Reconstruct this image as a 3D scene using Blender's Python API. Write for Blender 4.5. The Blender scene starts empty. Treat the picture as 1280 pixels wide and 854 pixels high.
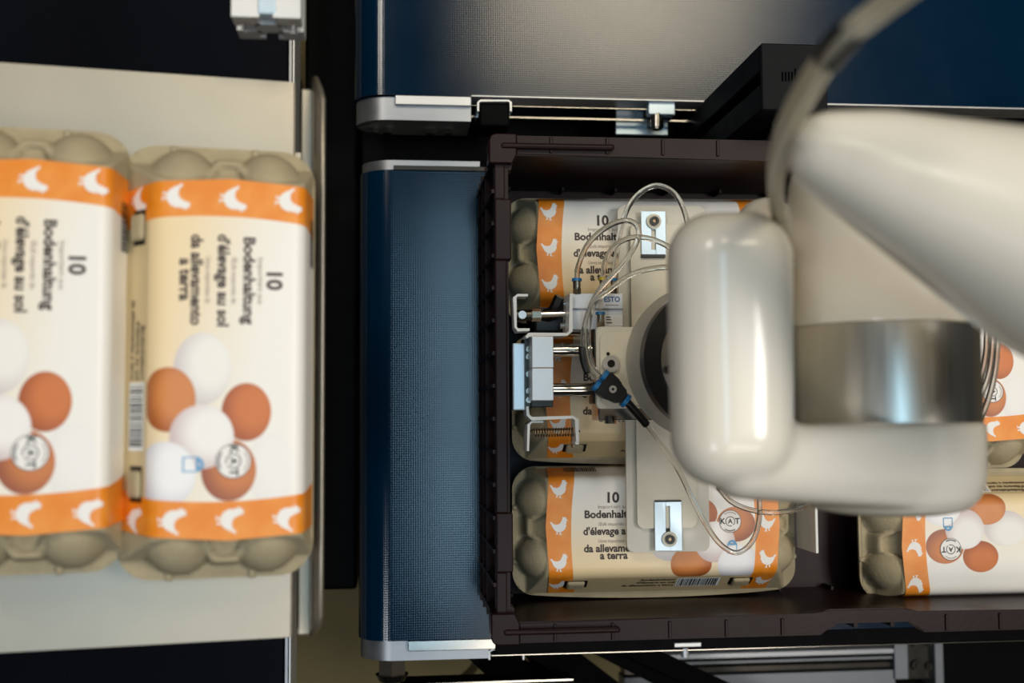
import bpy, bmesh, math, random
from mathutils import Vector, Matrix
random.seed(7)
S = bpy.context.scene
COL = S.collection
PI = math.pi

# ------------------------------------------------------------------ camera
FPX = 1422.0                       # focal length in pixels of the 1280 wide frame (40 mm on 36 mm)
CAMZ = 1.75
CX, CY = 640.0, 427.0
NADIR = (490.0, 520.0)             # pixel where the plumb line through the lens meets the picture
_d = Vector(((NADIR[0]-CX)/FPX, -(NADIR[1]-CY)/FPX, 1.0)).normalized()   # world down in (right, up, forward)
_z = -_d
_x = Vector((1.0, 0.006, 0.0)); _x = (_x - _z*_x.dot(_z)).normalized()
# (right, up, forward) is left-handed, so y is taken accordingly
_y = _x.cross(_z); _y.normalize()
if _y.y < 0: _y = -_y
AX = Matrix((_x, _y, _z))          # rows: world axes in (right, up, forward)
R_ = Vector((AX[0][0], AX[1][0], AX[2][0])); U_ = Vector((AX[0][1], AX[1][1], AX[2][1])); F_ = Vector((AX[0][2], AX[1][2], AX[2][2]))
cam = bpy.data.cameras.new('camera'); camo = bpy.data.objects.new('camera', cam); COL.objects.link(camo)
m = Matrix((R_, U_, -F_)).transposed().to_4x4(); m.translation = Vector((0, 0, CAMZ)); camo.matrix_world = m
cam.sensor_width = 36; cam.lens = FPX*36/1280; cam.clip_start = 0.02
S.camera = camo
def W(px, py, D):
    r = R_*((px-CX)/FPX) + U_*(-(py-CY)/FPX) + F_
    return Vector((0, 0, CAMZ)) + r*(D/-r.z)
def SC(D, px=640, py=427):          # pixels per metre at depth D below the lens
    return (W(px+50, py, D)-W(px-50, py, D)).length and 100/(W(px+50, py, D)-W(px-50, py, D)).length
cam.dof.use_dof = True
cam.dof.focus_distance = (W(760, 470, 0.90)-Vector((0, 0, CAMZ))).dot(F_)
cam.dof.aperture_fstop = 4.6; cam.dof.aperture_blades = 0

# ------------------------------------------------------------------ light
w = bpy.data.worlds.new('world'); S.world = w; w.use_nodes = True
w.node_tree.nodes['Background'].inputs[0].default_value = (0.75, 0.87, 1.0, 1); w.node_tree.nodes['Background'].inputs[1].default_value = 0.06
def ceiling_lamp(name, x, y, sx, sy, power, col, z=3.2):
    l = bpy.data.lights.new(name, 'AREA'); l.shape = 'RECTANGLE'; l.size = sx; l.size_y = sy; l.energy = power; l.color = col
    o = bpy.data.objects.new(name, l); COL.objects.link(o); o.location = (x, y, z); return o
ceiling_lamp('ceiling_lamp', 0.73, 1.47, 0.80, 0.76, 13, (1.0, 0.87, 0.64))
ceiling_lamp('ceiling_lamp', 0.75, -0.98, 0.95, 0.60, 5, (1.0, 0.92, 0.80))
ceiling_lamp('ceiling_lamp', -0.95, 1.42, 0.55, 0.70, 11, (1.0, 0.93, 0.82))
ceiling_lamp('ceiling_lamp', -0.95, -0.90, 0.55, 0.60, 6, (0.88, 0.94, 1.0))
ceiling_lamp('ceiling_lamp', 1.25, 0.12, 0.60, 0.70, 16, (1.0, 0.96, 0.90))
ceiling_lamp('ceiling_skylight', 0.11, 0.02, 0.26, 1.25, 4.2, (0.44, 0.75, 1.0), 3.25)
S.view_settings.view_transform = 'Standard'; S.view_settings.look = 'None'
S.view_settings.exposure = 0.78; S.view_settings.gamma = 1.0; S.view_settings.use_curve_mapping = False

# ------------------------------------------------------------------ materials
def lin(c):
    return tuple((v/255/12.92 if v/255 <= 0.04045 else ((v/255+0.055)/1.055)**2.4) for v in c) + (1,)
MATS = {}
def mat(name, rgb, rough=0.5, metal=0.0, spec=0.5, noise=0.0, nscale=60.0, bump=0.0, bscale=300.0, coat=0.0, trans=0.0, ior=1.45, stretch=None):
    m = bpy.data.materials.new(name); m.use_nodes = True; nt = m.node_tree; b = nt.nodes['Principled BSDF']
    b.inputs['Base Color'].default_value = lin(rgb); b.inputs['Roughness'].default_value = rough
    b.inputs['Metallic'].default_value = metal; b.inputs['Specular IOR Level'].default_value = spec
    b.inputs['Coat Weight'].default_value = coat; b.inputs['Coat Roughness'].default_value = 0.12
    b.inputs['Transmission Weight'].default_value = trans; b.inputs['IOR'].default_value = ior
    tc = nt.nodes.new('ShaderNodeTexCoord'); vec = tc.outputs['Object']
    if stretch:
        mp = nt.nodes.new('ShaderNodeMapping'); mp.inputs['Scale'].default_value = stretch; nt.links.new(vec, mp.inputs[0]); vec = mp.outputs[0]
    if noise > 0:
        n = nt.nodes.new('ShaderNodeTexNoise'); n.inputs['Scale'].default_value = nscale; n.inputs['Detail'].default_value = 6
        nt.links.new(vec, n.inputs['Vector'])
        mx = nt.nodes.new('ShaderNodeMix'); mx.data_type = 'RGBA'
        c = lin(rgb); mx.inputs[6].default_value = tuple(v*(1-noise) for v in c[:3])+(1,); mx.inputs[7].default_value = tuple(min(1, v*(1+noise)) for v in c[:3])+(1,)
        nt.links.new(n.outputs[0], mx.inputs[0]); nt.links.new(mx.outputs[2], b.inputs['Base Color'])
        mr = nt.nodes.new('ShaderNodeMapRange'); mr.inputs[3].default_value = max(0.02, rough-0.08); mr.inputs[4].default_value = min(1, rough+0.08)
        nt.links.new(n.outputs[0], mr.inputs[0]); nt.links.new(mr.outputs[0], b.inputs['Roughness'])
    if bump > 0:
        n2 = nt.nodes.new('ShaderNodeTexNoise'); n2.inputs['Scale'].default_value = bscale; n2.inputs['Detail'].default_value = 4
        nt.links.new(vec, n2.inputs['Vector'])
        bp = nt.nodes.new('ShaderNodeBump'); bp.inputs['Strength'].default_value = bump; bp.inputs['Distance'].default_value = 0.001
        nt.links.new(n2.outputs[0], bp.inputs['Height']); nt.links.new(bp.outputs[0], b.inputs['Normal'])
    MATS[name] = m
    return m
mat('pulp', (172, 158, 128), 0.9, noise=0.14, nscale=90, bump=0.5, bscale=500)
mat('steel_sheet', (166, 157, 142), 0.40, metal=0.8, noise=0.16, nscale=9, bump=0.06, bscale=400)
mat('aluminium', (205, 205, 205), 0.42, metal=0.7, noise=0.06, nscale=40)
mat('brushed_aluminium', (158, 160, 164), 0.40, metal=0.85, noise=0.22, nscale=60, stretch=(0.35, 1, 1))
mat('zinc_plate', (196, 214, 226), 0.35, metal=0.45, noise=0.05, nscale=60)
mat('polished_steel', (205, 200, 192), 0.16, metal=1.0)
mat('dark_steel', (60, 58, 54), 0.3, metal=0.9, noise=0.1)
mat('brushed_steel', (214, 209, 198), 0.34, metal=1.0, noise=0.06, nscale=300, stretch=(1, 0.05, 1))
mat('robot_white', (226, 219, 205), 0.30, noise=0.015, nscale=5, coat=0.5)
mat('gripper_beige', (205, 200, 186), 0.55, noise=0.03, nscale=200, bump=0.05, bscale=900)
mat('gripper_beige_light', (214, 207, 188), 0.5, noise=0.03, nscale=200, bump=0.05, bscale=900)
mat('white_bracket', (226, 224, 220), 0.35, noise=0.02)
mat('cylinder_white', (214, 216, 220), 0.38, metal=0.2, noise=0.03)
mat('label_white', (236, 236, 236), 0.6, noise=0.01)
mat('black_plastic', (16, 16, 17), 0.4, noise=0.2)
mat('black_post', (13, 15, 18), 0.6, spec=0.15, noise=0.15)
mat('black_paint', (4, 4, 5), 0.6, spec=0.08, noise=0.2)
mat('blue_ring', (30, 110, 170), 0.35, noise=0.05)
mat('yellow_ring', (190, 165, 40), 0.35, noise=0.05)
mat('crate_brown', (31, 14, 13), 0.40, spec=0.22, noise=0.12, nscale=30, bump=0.08, bscale=250)
mat('tube', (238, 236, 228), 0.08, trans=0.93, ior=1.38, noise=0.0)
mat('hose', (235, 228, 208), 0.15, trans=0.62, ior=1.35)
mat('frame_grey', (116, 119, 124), 0.45, metal=0.7, noise=0.12, nscale=30)
mat('floor_concrete', (128, 114, 76), 0.8, noise=0.4, nscale=9, bump=0.2, bscale=60)
mat('ceiling_grey', (104, 106, 108), 0.9, noise=0.05, nscale=2)
mat('room_grey', (52, 60, 70), 0.9, noise=0.05, nscale=2)
mat('ink', (66, 52, 48), 0.55, noise=0.03)
mat('ink_grey', (158, 146, 134), 0.6, noise=0.03)
mat('ink_black', (28, 26, 28), 0.5, noise=0.03)
mat('ink_blue', (88, 160, 205), 0.5, noise=0.03)
mat('print_blue', (30, 88, 150), 0.5, noise=0.03)
mat('print_white', (238, 234, 230), 0.45, noise=0.02)
mat('spring_steel', (150, 128, 100), 0.3, metal=0.9, noise=0.1)
mat('nickel', (168, 156, 138), 0.22, metal=0.9, noise=0.05)
mat('bright_steel', (205, 202, 198), 0.3, metal=0.55, noise=0.05)
mat('dark_mark', (3, 3, 4), 0.7, spec=0.03, noise=0.1)

def belt_mat(name, rgb, rough, bump, spec):
    m = bpy.data.materials.new(name); m.use_nodes = True; nt = m.node_tree; b = nt.nodes['Principled BSDF']
    tc = nt.nodes.new('ShaderNodeTexCoord')
    n = nt.nodes.new('ShaderNodeTexNoise'); n.inputs['Scale'].default_value = 11; n.inputs['Detail'].default_value = 8; n.inputs['Roughness'].default_value = 0.65
    nt.links.new(tc.outputs['Object'], n.inputs['Vector'])
    mx = nt.nodes.new('ShaderNodeMix'); mx.data_type = 'RGBA'; c = lin(rgb)
    mx.inputs[6].default_value = tuple(v*0.75 for v in c[:3])+(1,); mx.inputs[7].default_value = tuple(v*1.25 for v in c[:3])+(1,)
    nt.links.new(n.outputs[0], mx.inputs[0]); nt.links.new(mx.outputs[2], b.inputs['Base Color'])
    mr = nt.nodes.new('ShaderNodeMapRange'); mr.inputs[3].default_value = rough-0.05; mr.inputs[4].default_value = rough+0.07
    nt.links.new(n.outputs[0], mr.inputs[0]); nt.links.new(mr.outputs[0], b.inputs['Roughness'])
    b.inputs['Specular IOR Level'].default_value = spec
    hs = []
    for ax in ('X', 'Y'):
        wv = nt.nodes.new('ShaderNodeTexWave'); wv.wave_type = 'BANDS'; wv.bands_direction = ax; wv.inputs['Scale'].default_value = 150
        wv.inputs['Distortion'].default_value = 0.0
        nt.links.new(tc.outputs['Object'], wv.inputs['Vector']); hs.append(wv)
    mu = nt.nodes.new('ShaderNodeMath'); mu.operation = 'MULTIPLY'
    nt.links.new(hs[0].outputs['Fac'], mu.inputs[0]); nt.links.new(hs[1].outputs['Fac'], mu.inputs[1])
    ad = nt.nodes.new('ShaderNodeMath'); ad.operation = 'MULTIPLY_ADD'; ad.inputs[1].default_value = 0.5
    nt.links.new(n.outputs[0], ad.inputs[0]); nt.links.new(mu.outputs[0], ad.inputs[2])
    bp = nt.nodes.new('ShaderNodeBump'); bp.inputs['Strength'].default_value = bump; bp.inputs['Distance'].default_value = 0.0006
    nt.links.new(ad.outputs[0], bp.inputs['Height']); nt.links.new(bp.outputs[0], b.inputs['Normal'])
    MATS[name] = m; return m
belt_mat('belt_blue', (0, 31, 54), 0.13, 0.085, 0.5)
belt_mat('belt_navy', (1, 4, 14), 0.6, 0.2, 0.08)

# ------------------------------------------------------------------ print of the carton sleeve
EGGS = [  # x, y, rx, ry, colour light, colour dark, opacity
    (0.062, 0.0285, 0.021, 0.0135, (240, 236, 234), (232, 226, 222), 0.7),
    (0.006, -0.0085, 0.0205, 0.0158, (240, 236, 228), (206, 196, 194), 1),
    (0.0300, 0.0152, 0.0165, 0.0138, (206, 116, 54), (160, 80, 36), 1),
    (0.062, 0.0060, 0.0175, 0.0152, (204, 124, 66), (150, 82, 54), 1),
    (0.0230, -0.0266, 0.0182, 0.0150, (212, 134, 74), (160, 84, 38), 1),
    (0.0435, -0.0086, 0.0180, 0.0176, (242, 238, 234), (204, 182, 180), 1),
    (0.0640, -0.0280, 0.0185, 0.0170, (242, 240, 240), (204, 200, 208), 1),
]
def sleeve_mat():
    m = bpy.data.materials.new('sleeve_print'); m.use_nodes = True; nt = m.node_tree; L = nt.links; b = nt.nodes['Principled BSDF']
    b.inputs['Roughness'].default_value = 0.38; b.inputs['Specular IOR Level'].default_value = 0.45
    def mth(op, a, b2=None, c2=None):
        n = nt.nodes.new('ShaderNodeMath'); n.operation = op
        for i, v in enumerate((a, b2, c2)):
            if v is None: continue
            if isinstance(v, (int, float)): n.inputs[i].default_value = v
            else: L.new(v, n.inputs[i])
        return n.outputs[0]
    def smooth(v, lo, hi):
        n = nt.nodes.new('ShaderNodeMapRange'); n.interpolation_type = 'SMOOTHSTEP'; L.new(v, n.inputs[0]); n.inputs[1].default_value = lo; n.inputs[2].default_value = hi
        return n.outputs[0]
    def mix(f, a, c):
        n = nt.nodes.new('ShaderNodeMix'); n.data_type = 'RGBA'
        if isinstance(f, (int, float)): n.inputs[0].default_value = f
        else: L.new(f, n.inputs[0])
        for i, v in ((6, a), (7, c)):
            if isinstance(v, tuple): n.inputs[i].default_value = lin(v)
            else: L.new(v, n.inputs[i])
        return n.outputs[2]
    uv = nt.nodes.new('ShaderNodeUVMap'); uv.uv_map = 'print'
    sp = nt.nodes.new('ShaderNodeSeparateXYZ'); L.new(uv.outputs[0], sp.inputs[0]); X, Y = sp.outputs[0], sp.outputs[1]
    g = smooth(mth('ADD', mth('MULTIPLY', Y, 1.0), mth('MULTIPLY', X, 0.18)), -0.045, 0.03)
    col = mix(g, (238, 212, 166), (240, 236, 228))
    for (ex, ey, rx, ry, cl, cd, op) in EGGS:
        dx = mth('MULTIPLY', mth('SUBTRACT', X, ex), 1/rx); dy = mth('MULTIPLY', mth('SUBTRACT', Y, ey), 1/ry)
        d = mth('SQRT', mth('ADD', mth('MULTIPLY', dx, dx), mth('MULTIPLY', dy, dy)))
        lx = mth('SUBTRACT', dx, -0.15); ly = mth('SUBTRACT', dy, 0.28)
        q = mth('SQRT', mth('ADD', mth('MULTIPLY', lx, lx), mth('MULTIPLY', ly, ly)))
        ec = mix(smooth(q, 0.45, 1.35), cl, cd)
        mask = mth('MULTIPLY', mth('SUBTRACT', 1.0, smooth(d, 0.95, 1.0)), op)
        col = mix(mask, col, ec)
    # lower side faces of the sleeve are coloured tan, their shade put into the colour
    side = mth('SUBTRACT', 1.0, smooth(Y, -0.0405, -0.0385)); col = mix(side, col, (204, 182, 140))
    # orange bands at both ends, their inner edges bowed
    bow = mth('MULTIPLY', mth('MULTIPLY', Y, Y), -1.6)
    band = smooth(mth('ADD', mth('ABSOLUTE', X), mth('MULTIPLY', bow, -1.0)), 0.0790, 0.0793)
    nz = nt.nodes.new('ShaderNodeTexNoise'); nz.inputs['Scale'].default_value = 55; L.new(uv.outputs[0], nz.inputs['Vector'])
    col = mix(band, col, mix(smooth(nz.outputs[0], 0.35, 0.7), (232, 134, 26), (238, 150, 56)))
    L.new(col, b.inputs['Base Color'])
    bp = nt.nodes.new('ShaderNodeBump'); bp.inputs['Strength'].default_value = 0.35; bp.inputs['Distance'].default_value = 0.0012
    n2 = nt.nodes.new('ShaderNodeTexNoise'); n2.inputs['Scale'].default_value = 28; n2.inputs['Detail'].default_value = 3; L.new(uv.outputs[0], n2.inputs['Vector'])
    L.new(n2.outputs[0], bp.inputs['Height']); L.new(bp.outputs[0], b.inputs['Normal'])
    MATS['sleeve_print'] = m
sleeve_mat()

# ------------------------------------------------------------------ mesh helpers
def tag(o, label=None, cat=None, group=None, kind=None):
    if label: o['label'] = label
    if cat: o['category'] = cat
    if group: o['group'] = group
    if kind: o['kind'] = kind
    return o
def thing(name, label, cat, loc=(0, 0, 0), group=None):
    o = bpy.data.objects.new(name, None); COL.objects.link(o); o.location = loc; o.empty_display_size = 0.02
    return tag(o, label, cat, group)
def wloc(o):
    v = Vector(o.location); p = o.parent
    while p: v = v + Vector(p.location); p = p.parent
    return v
def put(name, bm, m, parent=None, smooth=False, world=True, label=None):
    """link a bmesh (world coordinates) as one mesh object under parent"""
    if parent and world:
        bmesh.ops.translate(bm, verts=bm.verts, vec=-wloc(parent))
    bmesh.ops.recalc_face_normals(bm, faces=bm.faces)
    me = bpy.data.meshes.new(name); bm.to_mesh(me); bm.free()
    if smooth:
        for p in me.polygons: p.use_smooth = True
    me.materials.append(MATS[m])
    o = bpy.data.objects.new(name, me); COL.objects.link(o)
    if parent: o.parent = parent
    if label: o['label'] = label
    return o
def autosmooth(o, ang=40):
    me = o.data
    bm = bmesh.new(); bm.from_mesh(me)
    for e in bm.edges:
        if len(e.link_faces) == 2 and e.calc_face_angle(0) > math.radians(ang): e.smooth = False
    for f in bm.faces: f.smooth = True
    bm.to_mesh(me); bm.free(); return o
def BM(): return bmesh.new()
def add_box(bm, lo, hi, bevel=0.0, seg=2, rot=None):
    lo, hi = Vector(lo), Vector(hi)
    c = (lo+hi)/2; s = hi-lo
    t = bmesh.new(); bmesh.ops.create_cube(t, size=1.0)
    for v in t.verts: v.co = Vector((v.co.x*abs(s.x), v.co.y*abs(s.y), v.co.z*abs(s.z)))
    if bevel > 0: bmesh.ops.bevel(t, geom=t.edges[:], offset=bevel, segments=seg, affect='EDGES', profile=0.5)
    M = Matrix.Translation(c) @ (rot.to_4x4() if rot else Matrix.Identity(4))
    bmesh.ops.transform(t, matrix=M, verts=t.verts); merge(bm, t)
def merge(bm, t):
    me = bpy.data.meshes.new('tmp'); t.to_mesh(me); t.free(); bm.from_mesh(me); bpy.data.meshes.remove(me)
def pbox(bm, x0, y0, x1, y1, D, h, bevel=0.0, seg=2):
    """box whose top face covers the pixel rectangle at depth D, h metres thick"""
    a = W(x0, y1, D); b = W(x1, y0, D); z = CAMZ-D
    add_box(bm, (a.x, a.y, z-h), (b.x, b.y, z), bevel, seg)
def add_cyl(bm, p0, p1, r0, r1=None, n=24, cap=True):
    p0, p1 = Vector(p0), Vector(p1); r1 = r0 if r1 is None else r1
    d = p1-p0; t = bmesh.new()
    bmesh.ops.create_cone(t, cap_ends=cap, segments=n, radius1=r0, radius2=r1, depth=d.length)
    q = Vector((0, 0, 1)).rotation_difference(d.normalized())
    bmesh.ops.transform(t, matrix=Matrix.Translation((p0+p1)/2) @ q.to_matrix().to_4x4(), verts=t.verts); merge(bm, t)
def add_ring(bm, c, r_in, r_out, h, n=48):
    """flat annulus with axis z, top at c.z"""
    c = Vector(c); vs = []
    for k in range(n):
        a = 2*PI*k/n; ca, sa = math.cos(a), math.sin(a)
        vs.append([bm.verts.new((c.x+r*ca, c.y+r*sa, c.z-dz)) for r, dz in ((r_in, 0), (r_out, 0), (r_out, h), (r_in, h))])
    for k in range(n):
        a, b = vs[k], vs[(k+1) % n]
        for i in range(4): bm.faces.new((a[i], a[(i+1) % 4], b[(i+1) % 4], b[i]))
def catmull(pts, n=10):
    P = [Vector(p) for p in pts]; P = [P[0]*2-P[1]] + P + [P[-1]*2-P[-2]]; out = []
    for i in range(1, len(P)-2):
        for k in range(n):
            t = k/n; a, b, c, d = P[i-1], P[i], P[i+1], P[i+2]
            out.append(0.5*((2*b)+(c-a)*t+(2*a-5*b+4*c-d)*t*t+(3*b-a-3*c+d)*t**3))
    out.append(P[-2]); return out
def add_tube(bm, pts, r, n=10, smooth_n=10, closed=False):
    P = catmull(pts, smooth_n) if smooth_n else [Vector(p) for p in pts]
    up = Vector((0.13, 0.21, 1)).normalized(); rings = []
    prev = None
    for i, p in enumerate(P):
        t = (P[min(i+1, len(P)-1)]-P[max(i-1, 0)]).normalized()
        if prev is None: a = t.orthogonal().normalized()
        else: a = (prev - t*prev.dot(t)).normalized()
        prev = a; b = t.cross(a)
        rr = r[i] if isinstance(r, list) else r
        rings.append([bm.verts.new(p+(a*math.cos(2*PI*k/n)+b*math.sin(2*PI*k/n))*rr) for k in range(n)])
    for i in range(len(rings)-1):
        for k in range(n): bm.faces.new((rings[i][k], rings[i][(k+1) % n], rings[i+1][(k+1) % n], rings[i+1][k]))
    bm.faces.new(rings[0][::-1]); bm.faces.new(rings[-1])
def rounded_outline(w, h, r, n=6, bulge=0.0):
    pts = []
    for cx, cy, a0 in ((w/2-r, h/2-r, 0), (-w/2+r, h/2-r, 90), (-w/2+r, -h/2+r, 180), (w/2-r, -h/2+r, 270)):
        for k in range(n+1):
            a = math.radians(a0+90*k/n); pts.append((cx+r*math.cos(a), cy+r*math.sin(a)))
        if a0 == 180 and bulge:
            for k in range(1, 14):
                t = k/14; x = -(w/2-r)+(w-2*r)*t; pts.append((x, -h/2-bulge*math.sin(PI*t)**0.8))
    return pts
def add_prism(bm, outline, z0, z1, hole=None):
    lo = [bm.verts.new((x, y, z0)) for x, y in outline]; hi = [bm.verts.new((x, y, z1)) for x, y in outline]
    n = len(outline)
    for i in range(n): bm.faces.new((lo[i], lo[(i+1) % n], hi[(i+1) % n], hi[i]))
    bm.faces.new(hi); bm.faces.new(lo[::-1])
def add_sheet(bm, path, t, z0, z1):
    """bent sheet: 2D polyline path (x, y) with thickness t, standing from z0 to z1"""
    n = len(path); L = []; Rr = []
    for i, p in enumerate(path):
        a = Vector(path[max(i-1, 0)]); b = Vector(path[min(i+1, n-1)]); d = (b-a).normalized(); nn = Vector((-d.y, d.x))
        k = 1.0
        if 0 < i < n-1:
            d1 = (Vector(p)-a).normalized(); k = 1/max(0.5, abs(nn.dot(Vector((-d1.y, d1.x)))))
        L.append(Vector(p)+nn*t/2*k); Rr.append(Vector(p)-nn*t/2*k)
    add_prism(bm, [tuple(v) for v in L+Rr[::-1]], z0, z1)
def add_hull(bm, spheres, sub=3):
    t = bmesh.new()
    for c, r in spheres:
        s = bmesh.new(); bmesh.ops.create_icosphere(s, subdivisions=sub, radius=r); bmesh.ops.translate(s, verts=s.verts, vec=Vector(c)); merge(t, s)
    res = bmesh.ops.convex_hull(t, input=t.verts)
    bmesh.ops.delete(t, geom=[g for g in res['geom_interior'] if isinstance(g, bmesh.types.BMVert)], context='VERTS')
    merge(bm, t)
def remesh(o, voxel, it=12):
    md = o.modifiers.new('remesh', 'REMESH'); md.mode = 'VOXEL'; md.voxel_size = voxel; md.use_smooth_shade = True
    sm = o.modifiers.new('smooth', 'SMOOTH'); sm.factor = 0.5; sm.iterations = it
    dg = bpy.context.evaluated_depsgraph_get(); me = bpy.data.meshes.new_from_object(o.evaluated_get(dg))
    mt = o.data.materials[0]; o.modifiers.clear(); o.data = me
    if not me.materials: me.materials.append(mt)
    for p in me.polygons: p.use_smooth = True
    return o
def text_geo(s, size, bold=0.0, align='CENTER', width=None):
    c = bpy.data.curves.new('t', 'FONT'); c.body = s; c.size = size; c.align_x = align; c.align_y = 'CENTER'; c.offset = bold; c.resolution_u = 3
    o = bpy.data.objects.new('t', c); COL.objects.link(o)
    dg = bpy.context.evaluated_depsgraph_get(); me = bpy.data.meshes.new_from_object(o.evaluated_get(dg))
    vs = [v.co.xy.copy() for v in me.vertices]; fs = [tuple(p.vertices) for p in me.polygons]
    bpy.data.objects.remove(o); bpy.data.curves.remove(c); bpy.data.meshes.remove(me)
    if width and vs:
        x0 = min(v.x for v in vs); x1 = max(v.x for v in vs); k = width/(x1-x0); vs = [Vector((v.x*k, v.y)) for v in vs]
    return vs, fs

# ================================================================== STRUCTURE: floor
bm = BM(); add_box(bm, (-3, -3, -0.05), (3, 3, 0.0))
tag(put('floor', bm, 'floor_concrete'), 'brown concrete workshop floor below the machines', 'floor', kind='structure')
for nm, lo, hi in (('ceiling', (-3.1, -3.1, 3.3), (3.1, 3.1, 3.4)), ('wall_left', (-3.1, -3.1, -0.05), (-3, 3.1, 3.3)), ('wall_right', (3, -3.1, -0.05), (3.1, 3.1, 3.3)),
                   ('wall_back', (-3, 3, -0.05), (3, 3.1, 3.3)), ('wall_front', (-3, -3.1, -0.05), (3, -3, 3.3))):
    bm = BM(); add_box(bm, lo, hi); tag(put(nm, bm, 'ceiling_grey' if nm == 'ceiling' else 'room_grey'), 'grey painted workshop '+nm.split('_')[0], nm.split('_')[0], kind='structure')

# ================================================================== EGG CARTONS
FL, FW = 0.250, 0.110
ZF = 0.033
def profile():
    raw = [(-0.0530, 0.0355), (-0.0335, 0.0640), (0.0460, 0.0650), (0.0537, 0.0355)]
    P = [Vector(p) for p in raw]; out = [P[0]]
    for i in (1, 2):
        a, b, c = P[i-1], P[i], P[i+1]; d = 0.006
        s = b+(a-b).normalized()*d; e = b+(c-b).normalized()*d
        n = 12
        if i == 1:
            for k in range(1, n): out.append(P[0].lerp(s, k/n))
        else:
            for k in range(1, 24): out.append(last.lerp(s, k/24))
        for k in range(7):
            t = k/6; out.append(s*(1-t)**2+b*2*t*(1-t)+e*t*t)
        last = e
    for k in range(1, 11): out.append(last.lerp(P[3], k/10))
    for p in out:                                   # a slight crown across the top
        if -0.034 < p.y < 1 and p.y > 0.06: pass
    return out
PROF = profile()
_arc = [0.0]
for a, b in zip(PROF, PROF[1:]): _arc.append(_arc[-1]+(b-a).length)
# shift the arc length so that v equals y on the top face
_k0 = min(range(len(PROF)), key=lambda i: abs(PROF[i].x-0.006)); _sh = PROF[_k0].x-_arc[_k0]
VARC = [a+_sh for a in _arc]
def prof_at(v):
    if v <= VARC[0]: i = 0
    elif v >= VARC[-1]: i = len(VARC)-2
    else:
        i = max(k for k in range(len(VARC)-1) if VARC[k] <= v)
    t = (v-VARC[i])/(VARC[i+1]-VARC[i]); p = PROF[i].lerp(PROF[i+1], t); d = (PROF[i+1]-PROF[i]).normalized()
    return p, Vector((-d.y, d.x))
def crown(x, y): return 0.0012*max(0, 1-(x/0.11)**2)*max(0, 1-((y-0.006)/0.045)**2)
def on_sleeve(x, v, off=0.0):
    p, n = prof_at(v); return Vector((x, p.x+n.x*(off+0.0008), p.y+n.y*(off+0.0008)+crown(x, p.x)))
def prof_z(y):
    if y <= PROF[0].x: return PROF[0].y
    if y >= PROF[-1].x: return PROF[-1].y
    for a, b in zip(PROF, PROF[1:]):
        if a.x <= y <= b.x: return a.y+(b.y-a.y)*(y-a.x)/max(1e-9, b.x-a.x)
    return ZF
def sm(a, b, x):
    t = min(1, max(0, (x-a)/(b-a))); return t*t*(3-2*t)
def lid_h(x, y):
    ax = abs(x); yc = y-0.0045
    body = prof_z(y)+crown(x, y)
    end = 0.0655-(ax-0.0985)/0.0150*0.031
    pocket = sm(0.0125, 0.0075, abs(yc))*sm(0.100, 0.103, ax)*0.0085*sm(0.116, 0.112, ax)
    rim = 0.0
    h = min(body, end-pocket*1.3+rim)
    for cy in (0.0275, -0.0205):
        q = 1-((ax-0.0930)/0.0292)**2-((y-cy)/0.0228)**2
        if q > 0: h = max(h, min(body+0.001, 0.0335+0.0300*math.sqrt(q)))
    wd = 0.0145-(ax-0.098)*0.45                   # trapezoid ledge between the two domes with a sunk pocket
    if ax > 0.096 and abs(yc) < wd+0.002:
        hp = 0.0575-(ax-0.100)*0.55
        hp = ZF+(hp-ZF)*sm(0.1185, 0.1140, ax)*sm(wd+0.002, wd, abs(yc))
        hp -= 0.0060*sm(wd-0.0030, wd-0.0050, abs(yc))*sm(0.1120, 0.1100, ax)
        h = max(min(h, 0.046), hp) if abs(yc) < wd-0.002 else max(h, hp)
    return max(h, ZF+0.0005)

HEN = [(-.50, .20), (-.40, .22), (-.30, .10), (-.10, .06), (.06, .12), (.15, .26), (.20, .38), (.22, .50), (.28, .45), (.32, .52), (.36, .44), (.42, .46),
       (.42, .38), (.52, .30), (.42, .26), (.45, .16), (.40, .14), (.42, -.02), (.34, -.20), (.20, -.31), (.10, -.34), (.12, -.45), (.22, -.50), (.00, -.50),
       (.05, -.44), (.03, -.35), (-.06, -.34), (-.05, -.46), (-.16, -.48), (-.12, -.34), (-.26, -.22), (-.36, -.06), (-.42, .08)]
def decal(polys_list, lvl):
    """polys_list: [(verts, faces)] in print coordinates (x, v) -> bmesh wrapped on the sleeve"""
    bm = BM()
    for vs, fs in polys_list:
        V = [bm.verts.new((p[0], p[1], 0)) for p in vs]
        for f in fs:
            try: bm.faces.new([V[i] for i in f])
            except ValueError: pass
    bmesh.ops.triangulate(bm, faces=bm.faces[:])
    for lim in (0.008, 0.004, 0.003):
        lg = [e for e in bm.edges if e.calc_length() > lim]
        if lg: bmesh.ops.subdivide_edges(bm, edges=lg, cuts=1); bmesh.ops.triangulate(bm, faces=bm.faces[:])
    for v in bm.verts: v.co = on_sleeve(v.co.x, v.co.y, 0.00022+0.00016*lvl)
    return bm
def shift(g, x, v): return [Vector((p[0]+x, p[1]+v)) for p in g[0]], g[1]
def rect(x0, v0, x1, v1, n=1):
    vs = []; fs = []
    for k in range(n+1):
        v = v0+(v1-v0)*k/n; vs += [(x0, v), (x1, v)]
        if k: fs.append((2*k-2, 2*k-1, 2*k+1, 2*k))
    return vs, fs
def disc(x, v, r, n=28): return [(x+r*math.cos(2*PI*k/n), v+r*math.sin(2*PI*k/n)) for k in range(n)], [tuple(range(n))]
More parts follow.
